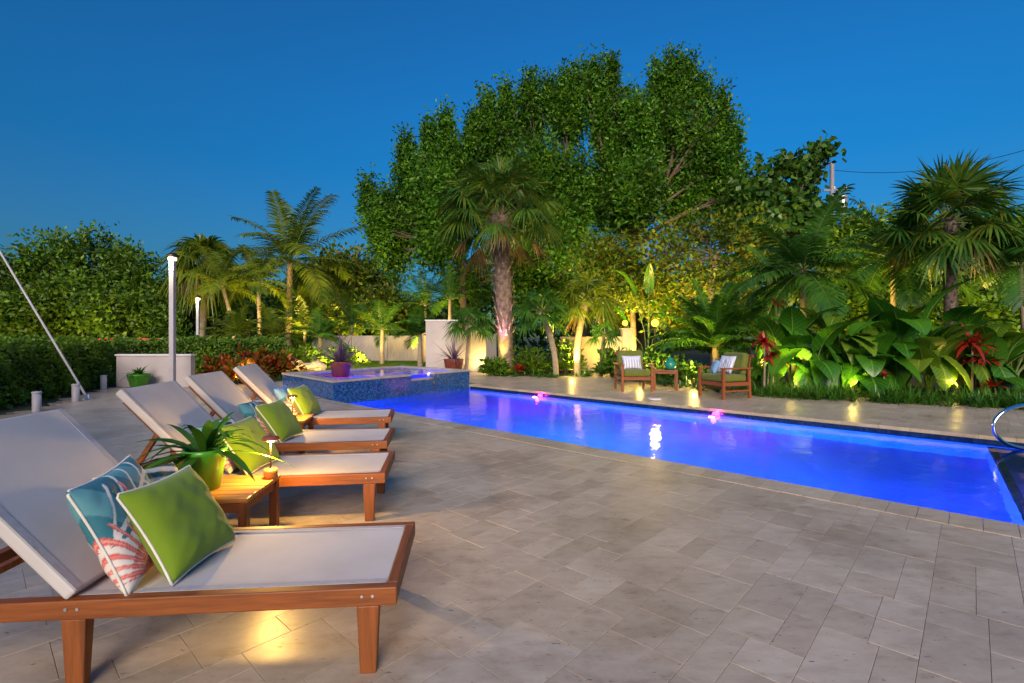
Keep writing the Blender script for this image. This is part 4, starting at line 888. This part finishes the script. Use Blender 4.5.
for px,Y,w,h,lb in ((300,20,2.2,1.0,'low green shrub behind the lit rocks'),(345,21,1.6,.8,'low green shrub beyond the spa'),(495,16.2,.9,.55,'lit round shrub at the foot of the tall white wall'),(640,14.6,1.4,.9,'green shrub behind the armchair facing the pool'),(664,14.2,1.2,.8,'green shrub behind the red brown table'),(612,15.5,.8,.9,'green shrub before the beige wall'),(155,16,1.6,1.2,'pale green grassy shrub showing over the low white wall'),(745,12.9,1.3,.9,'dark green shrub behind the sideways armchair'),(690,13.2,1.0,.6,'low shrub lit by the lamp between the armchairs'),(530,16.6,1.2,.9,'leafy shrub between the sabal palm and the leaning fan palm'),(565,16.8,1.3,1.2,'leafy shrub behind the curved fan palm trunks')): shrub('shrub',lb,px,Y,w,h,900,M['hedge'] if px<600 else M['oak2'],.15,GS,.5)
# border grass: countless tufts
def border(pts,step,L,W,n,name,lm,jit=.2,rows=2):
    q=MB(); sd=0
    for i in range(len(pts)-1):
        a,b=Vector(pts[i]),Vector(pts[i+1]); d=(b-a); l=d.length; d/=l; s_=Vector((-d.y,d.x,0)); m_=max(1,int(l/step))
        for k in range(m_):
            for r_ in range(rows):
                p=a+d*(k+.5*(r_%2)+rnd.uniform(-.2,.2))*step+s_*(.12+r_*.26+rnd.uniform(-jit,jit)*.4); sd+=1
                strap_plant(q,(p.x,p.y,-.02),n,L*rnd.uniform(.8,1.2),W,(30,88),(.25,.9),0,.04,sd,BL)
    return tag(q.build(name,lm),kind='stuff')
bd1=[G(1075,409),G(1024,406.5),G(940,402.5),G(850,398.5),G(752,393.5)]
bd1=[Vector((p.x,p.y,0)) for p in bd1]
border([Vector((p.x,p.y+.12,0)) for p in bd1[::1]],.25,.56,.018,52,'border_grass',M['strap'],.2,3)
# direction runs right to left, so the bed side is the right-hand normal: second sheet deeper in the bed
border([Vector((p.x,p.y+.75,0)) for p in bd1],.3,.6,.018,40,'border_grass',M['strap'],.3,2)
bd2=[Vector((p[0],p[1]+.1,0)) for p in (PATIO[15],PATIO[14],PATIO[13],PATIO[12],PATIO[11],PATIO[10])]
border(bd2,.3,.38,.018,34,'border_grass',M['strap'],.3,3)
bd3=[Vector((p[0],p[1]+.2,0)) for p in (PATIO[19],PATIO[18],PATIO[17],PATIO[16])]
border(bd3,.3,.42,.018,34,'border_grass',M['dark'],.3,3)
bd4=[Vector((-4.2,18.3,0)),Vector((-5.8,16.2,0)),Vector((-7.2,14.1,0))]
border(bd4,.32,.3,.02,26,'border_grass',M['strap'],.3,3)
# lawn strip
q=MB(); n=26000; pos=np.stack([rng.uniform(-9,-2.6,n),rng.uniform(18.6,25,n),np.full(n,-.03)],1); q.strips(pos,rng.normal(size=(n,3))*.3+np.array([0,0,1]),rng.uniform(.05,.11,n),.012,.2,RH,rvec(n)); tag(q.build('lawn_grass',M['hedge']),kind='stuff')
# rocks
def rock(label,px,py,s):
    p=G(px,py); r=random.Random(px); q=MB(); vs=[];n=10;m_=7
    for i in range(m_+1):
        a=PI*i/m_
        for j in range(n):
            b=2*PI*j/n; k=1+r.uniform(-.18,.18); vs.append((s[0]*math.sin(a)*math.cos(b)*k,s[1]*math.sin(a)*math.sin(b)*k,s[2]*(math.cos(a)*k+.6)))
    q.add(vs,[[i*n+j,(i+1)*n+j,(i+1)*n+(j+1)%n,i*n+(j+1)%n] for i in range(m_) for j in range(n)],0,False); o=q.build('boulder',M['rock']); o.location=p; tag(o,label,'rock','lit rocks beyond the spa')
rock('pale lit boulder nearest the croton shrubs',289,370.5,(.5,.4,.28)); rock('flat pale slab leaning between the lit boulders',304,370,(.75,.4,.16)); rock('small pale boulder next to the spa pot',316,370,(.35,.3,.2))

# ================================================================== garden uplights
def uplight(label,loc,to,e,c=(1,.68,.16),spot=110,lens='warmlamp',e2=None):
    t=thing('garden_spotlight',label,'garden light',(loc[0],loc[1],0),0,'small bronze garden spotlights')
    d=(Vector(to)-Vector((loc[0],loc[1],.16))).normalized(); z0=Vector((0,0,.16))
    q=MB(); q.tube([(0,0,-.05),(0,0,.13)],.012,6); q.build('stake',M['bronze'],t)
    q=MB(); q.tube([z0-d*.05,z0+d*.05],[.03,.042],12); q.build('housing',M['bronze'],t)
    q=MB(); q.tube([z0+d*.052,z0+d*.056],[.036,.034],12); q.build('lens',M[lens],t)
    lamp('SPOT',Vector((loc[0],loc[1],0))+z0+d*.075,e*2.2,c,t,.04,to,spot,.7)
    if e2: lamp('POINT',Vector((loc[0],loc[1],.34)),e2,c,t,.05)
def at(px,Y): return (P(px,335,Y).x,Y)
W=(1,.66,.13)
ul=[('garden spotlight lighting the foot of the sabal palm',at(501,16.9),P(505,240,17.4),90,W,60,2),
    ('violet garden spotlight aimed at the sabal palm crown',at(499,16.55),P(502,262,17.25),480,(.72,.16,1),46,None),
    ('garden spotlight in the round bed under the leaning fan palm',at(572,15.7),P(575,290,16.6),150,W,100,9),
    ('garden spotlight at the lit foot of the tall white wall',at(486,17.2),P(470,345,17.9),20,W,120,6),
    ('garden spotlight at the end of the beige wall',at(601,16.6),P(620,330,18.1),60,W,120,10),
    ('garden spotlight shining out between the armchairs',at(694,12.35),P(705,280,13.5),60,W,110,14),
    ('garden spotlight behind the armchair facing the pool',at(640,12.9),P(640,250,18),220,W,100,7),
    ('garden spotlight in the border grass by the sideways armchair',at(792,10.9),P(795,250,12.4),45,W,100,3),
    ('garden spotlight in the border grass under the elephant ears',at(853,10.6),P(850,270,12.2),45,W,100,5),
    ('garden spotlight in the border grass below the fan palm',at(956,10.2),P(952,230,12),55,W,90,4),
    ('garden spotlight among the lit rocks',at(306,16.9),P(296,350,18.4),40,W,120,6),
    ('garden spotlight in the shrubs beyond the spa pot',at(361,20.5),P(362,300,24),130,W,110,5),
    ('garden spotlight under the slim curved palm',at(240,20),P(230,270,22),210,W,90,None),
    ('garden spotlight under the coconut palm',at(285,22.5),P(290,230,25.2),360,W,90,None),
    ('garden spotlight under the broad dim tree',at(350,28),P(355,270,33),600,W,110,None),
    ('garden spotlight under the slim grey trunked tree',at(700,16),P(705,235,18.2),420,W,110,None),
    ('garden spotlight under the tallest shade tree',at(630,19),P(640,190,23),600,W,100,None),
    ('garden spotlight under the shade tree behind the sabal palm',at(560,19),P(550,190,24),300,(1,.72,.25),100,None),
    ('garden spotlight by the fence aimed at the low palms',at(430,21),P(425,290,24),300,W,110,None),
    ('garden spotlight behind the cordyline stems',at(776,12.0),P(790,250,14.5),120,W,110,None),
    ('added fill spotlight deep in the large leaved bed',at(905,12.4),P(905,250,16),120,W,120,None),  # unseen lamp added to brighten the dark trees behind the bed
    ('added fill spotlight deep in the bed by the picture edge',at(1000,12.4),P(995,240,15.5),110,W,120,None),  # added fill for the dark foliage at right, no visible source
    ('added fill spotlight behind the feathery palm trunk',at(830,13.2),P(815,220,20),200,W,100,None),  # extra unseen lamp, put in to lift the dark background at right
    ('garden spotlight beneath the rounded trees past the hedge',at(75,20.5),P(75,290,25),130,W,120,None),
    ('added fill spotlight beyond the spa pot',at(325,19.5),P(322,310,23),60,W,120,None),  # extra unseen lamp, added to brighten the planting behind the spa
    ('garden spotlight beside the croton shrubs',at(238,12.9),P(245,360,14),8,W,120,2)]
for lb,l,to,e,c,sp_,e2 in ul: uplight(lb,l,to,e,c,sp_,'warmlamp',e2)

# ================================================================== sky, sun, camera
w=bpy.data.worlds.new('World'); SC.world=w; w.use_nodes=True; nt=w.node_tree; bg=nt.nodes['Background']
sky=N(nt,'ShaderNodeTexSky',sky_type='NISHITA'); sky.sun_disc=False; sky.sun_elevation=R(4); sky.sun_rotation=R(200); sky.ozone_density=6; sky.air_density=1.2; sky.dust_density=.3
mx=N(nt,'ShaderNodeMix',data_type='RGBA',blend_type='MULTIPLY'); mx.inputs[0].default_value=1; nt.links.new(sky.outputs[0],mx.inputs[6]); mx.inputs[7].default_value=(.2,1.2,1.2,1)
tc=N(nt,'ShaderNodeTexCoord'); sx=N(nt,'ShaderNodeSeparateXYZ'); nt.links.new(tc.outputs['Generated'],sx.inputs[0])
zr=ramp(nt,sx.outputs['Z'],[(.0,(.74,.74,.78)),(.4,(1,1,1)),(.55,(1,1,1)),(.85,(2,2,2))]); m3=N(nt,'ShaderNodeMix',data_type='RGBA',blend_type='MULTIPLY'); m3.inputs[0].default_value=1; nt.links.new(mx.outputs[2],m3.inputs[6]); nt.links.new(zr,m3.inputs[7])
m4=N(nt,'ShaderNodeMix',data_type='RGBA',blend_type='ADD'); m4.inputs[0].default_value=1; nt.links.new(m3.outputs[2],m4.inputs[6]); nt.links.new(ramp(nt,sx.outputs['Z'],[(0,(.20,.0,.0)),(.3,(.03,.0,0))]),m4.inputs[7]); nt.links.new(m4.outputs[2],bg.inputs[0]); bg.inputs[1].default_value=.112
s=bpy.data.lights.new('sun','SUN'); s.energy=2.0; s.angle=R(35); s.color=(1,.80,.64); so=bpy.data.objects.new('sun',s); COL.objects.link(so)
az,el=R(183),R(25); so.rotation_euler=(-Vector((math.sin(az)*math.cos(el),math.cos(az)*math.cos(el),math.sin(el)))).to_track_quat('-Z','Y').to_euler()
cam=bpy.data.cameras.new('camera'); co_=bpy.data.objects.new('camera',cam); COL.objects.link(co_); SC.camera=co_
co_.location=(0,0,H); co_.rotation_euler=(R(90),0,0); cam.sensor_width=36; cam.lens=F/1024*36; cam.shift_y=-(341.5-HY)/1024; cam.clip_end=600; cam.clip_start=.05
vs_=SC.view_settings; vs_.view_transform='Standard'; vs_.look='None'; vs_.exposure=1.2; vs_.gamma=1
cy=SC.cycles; cy.use_denoising=True; cy.max_bounces=6; cy.diffuse_bounces=3; cy.glossy_bounces=3; cy.transparent_max_bounces=12; cy.transmission_bounces=3
cy.caustics_reflective=False; cy.caustics_refractive=False; cy.sample_clamp_indirect=3; cy.use_adaptive_sampling=True; cy.adaptive_threshold=.02
try: cy.denoiser='OPENIMAGEDENOISE'; cy.denoising_input_passes='RGB_ALBEDO_NORMAL'
except Exception: pass
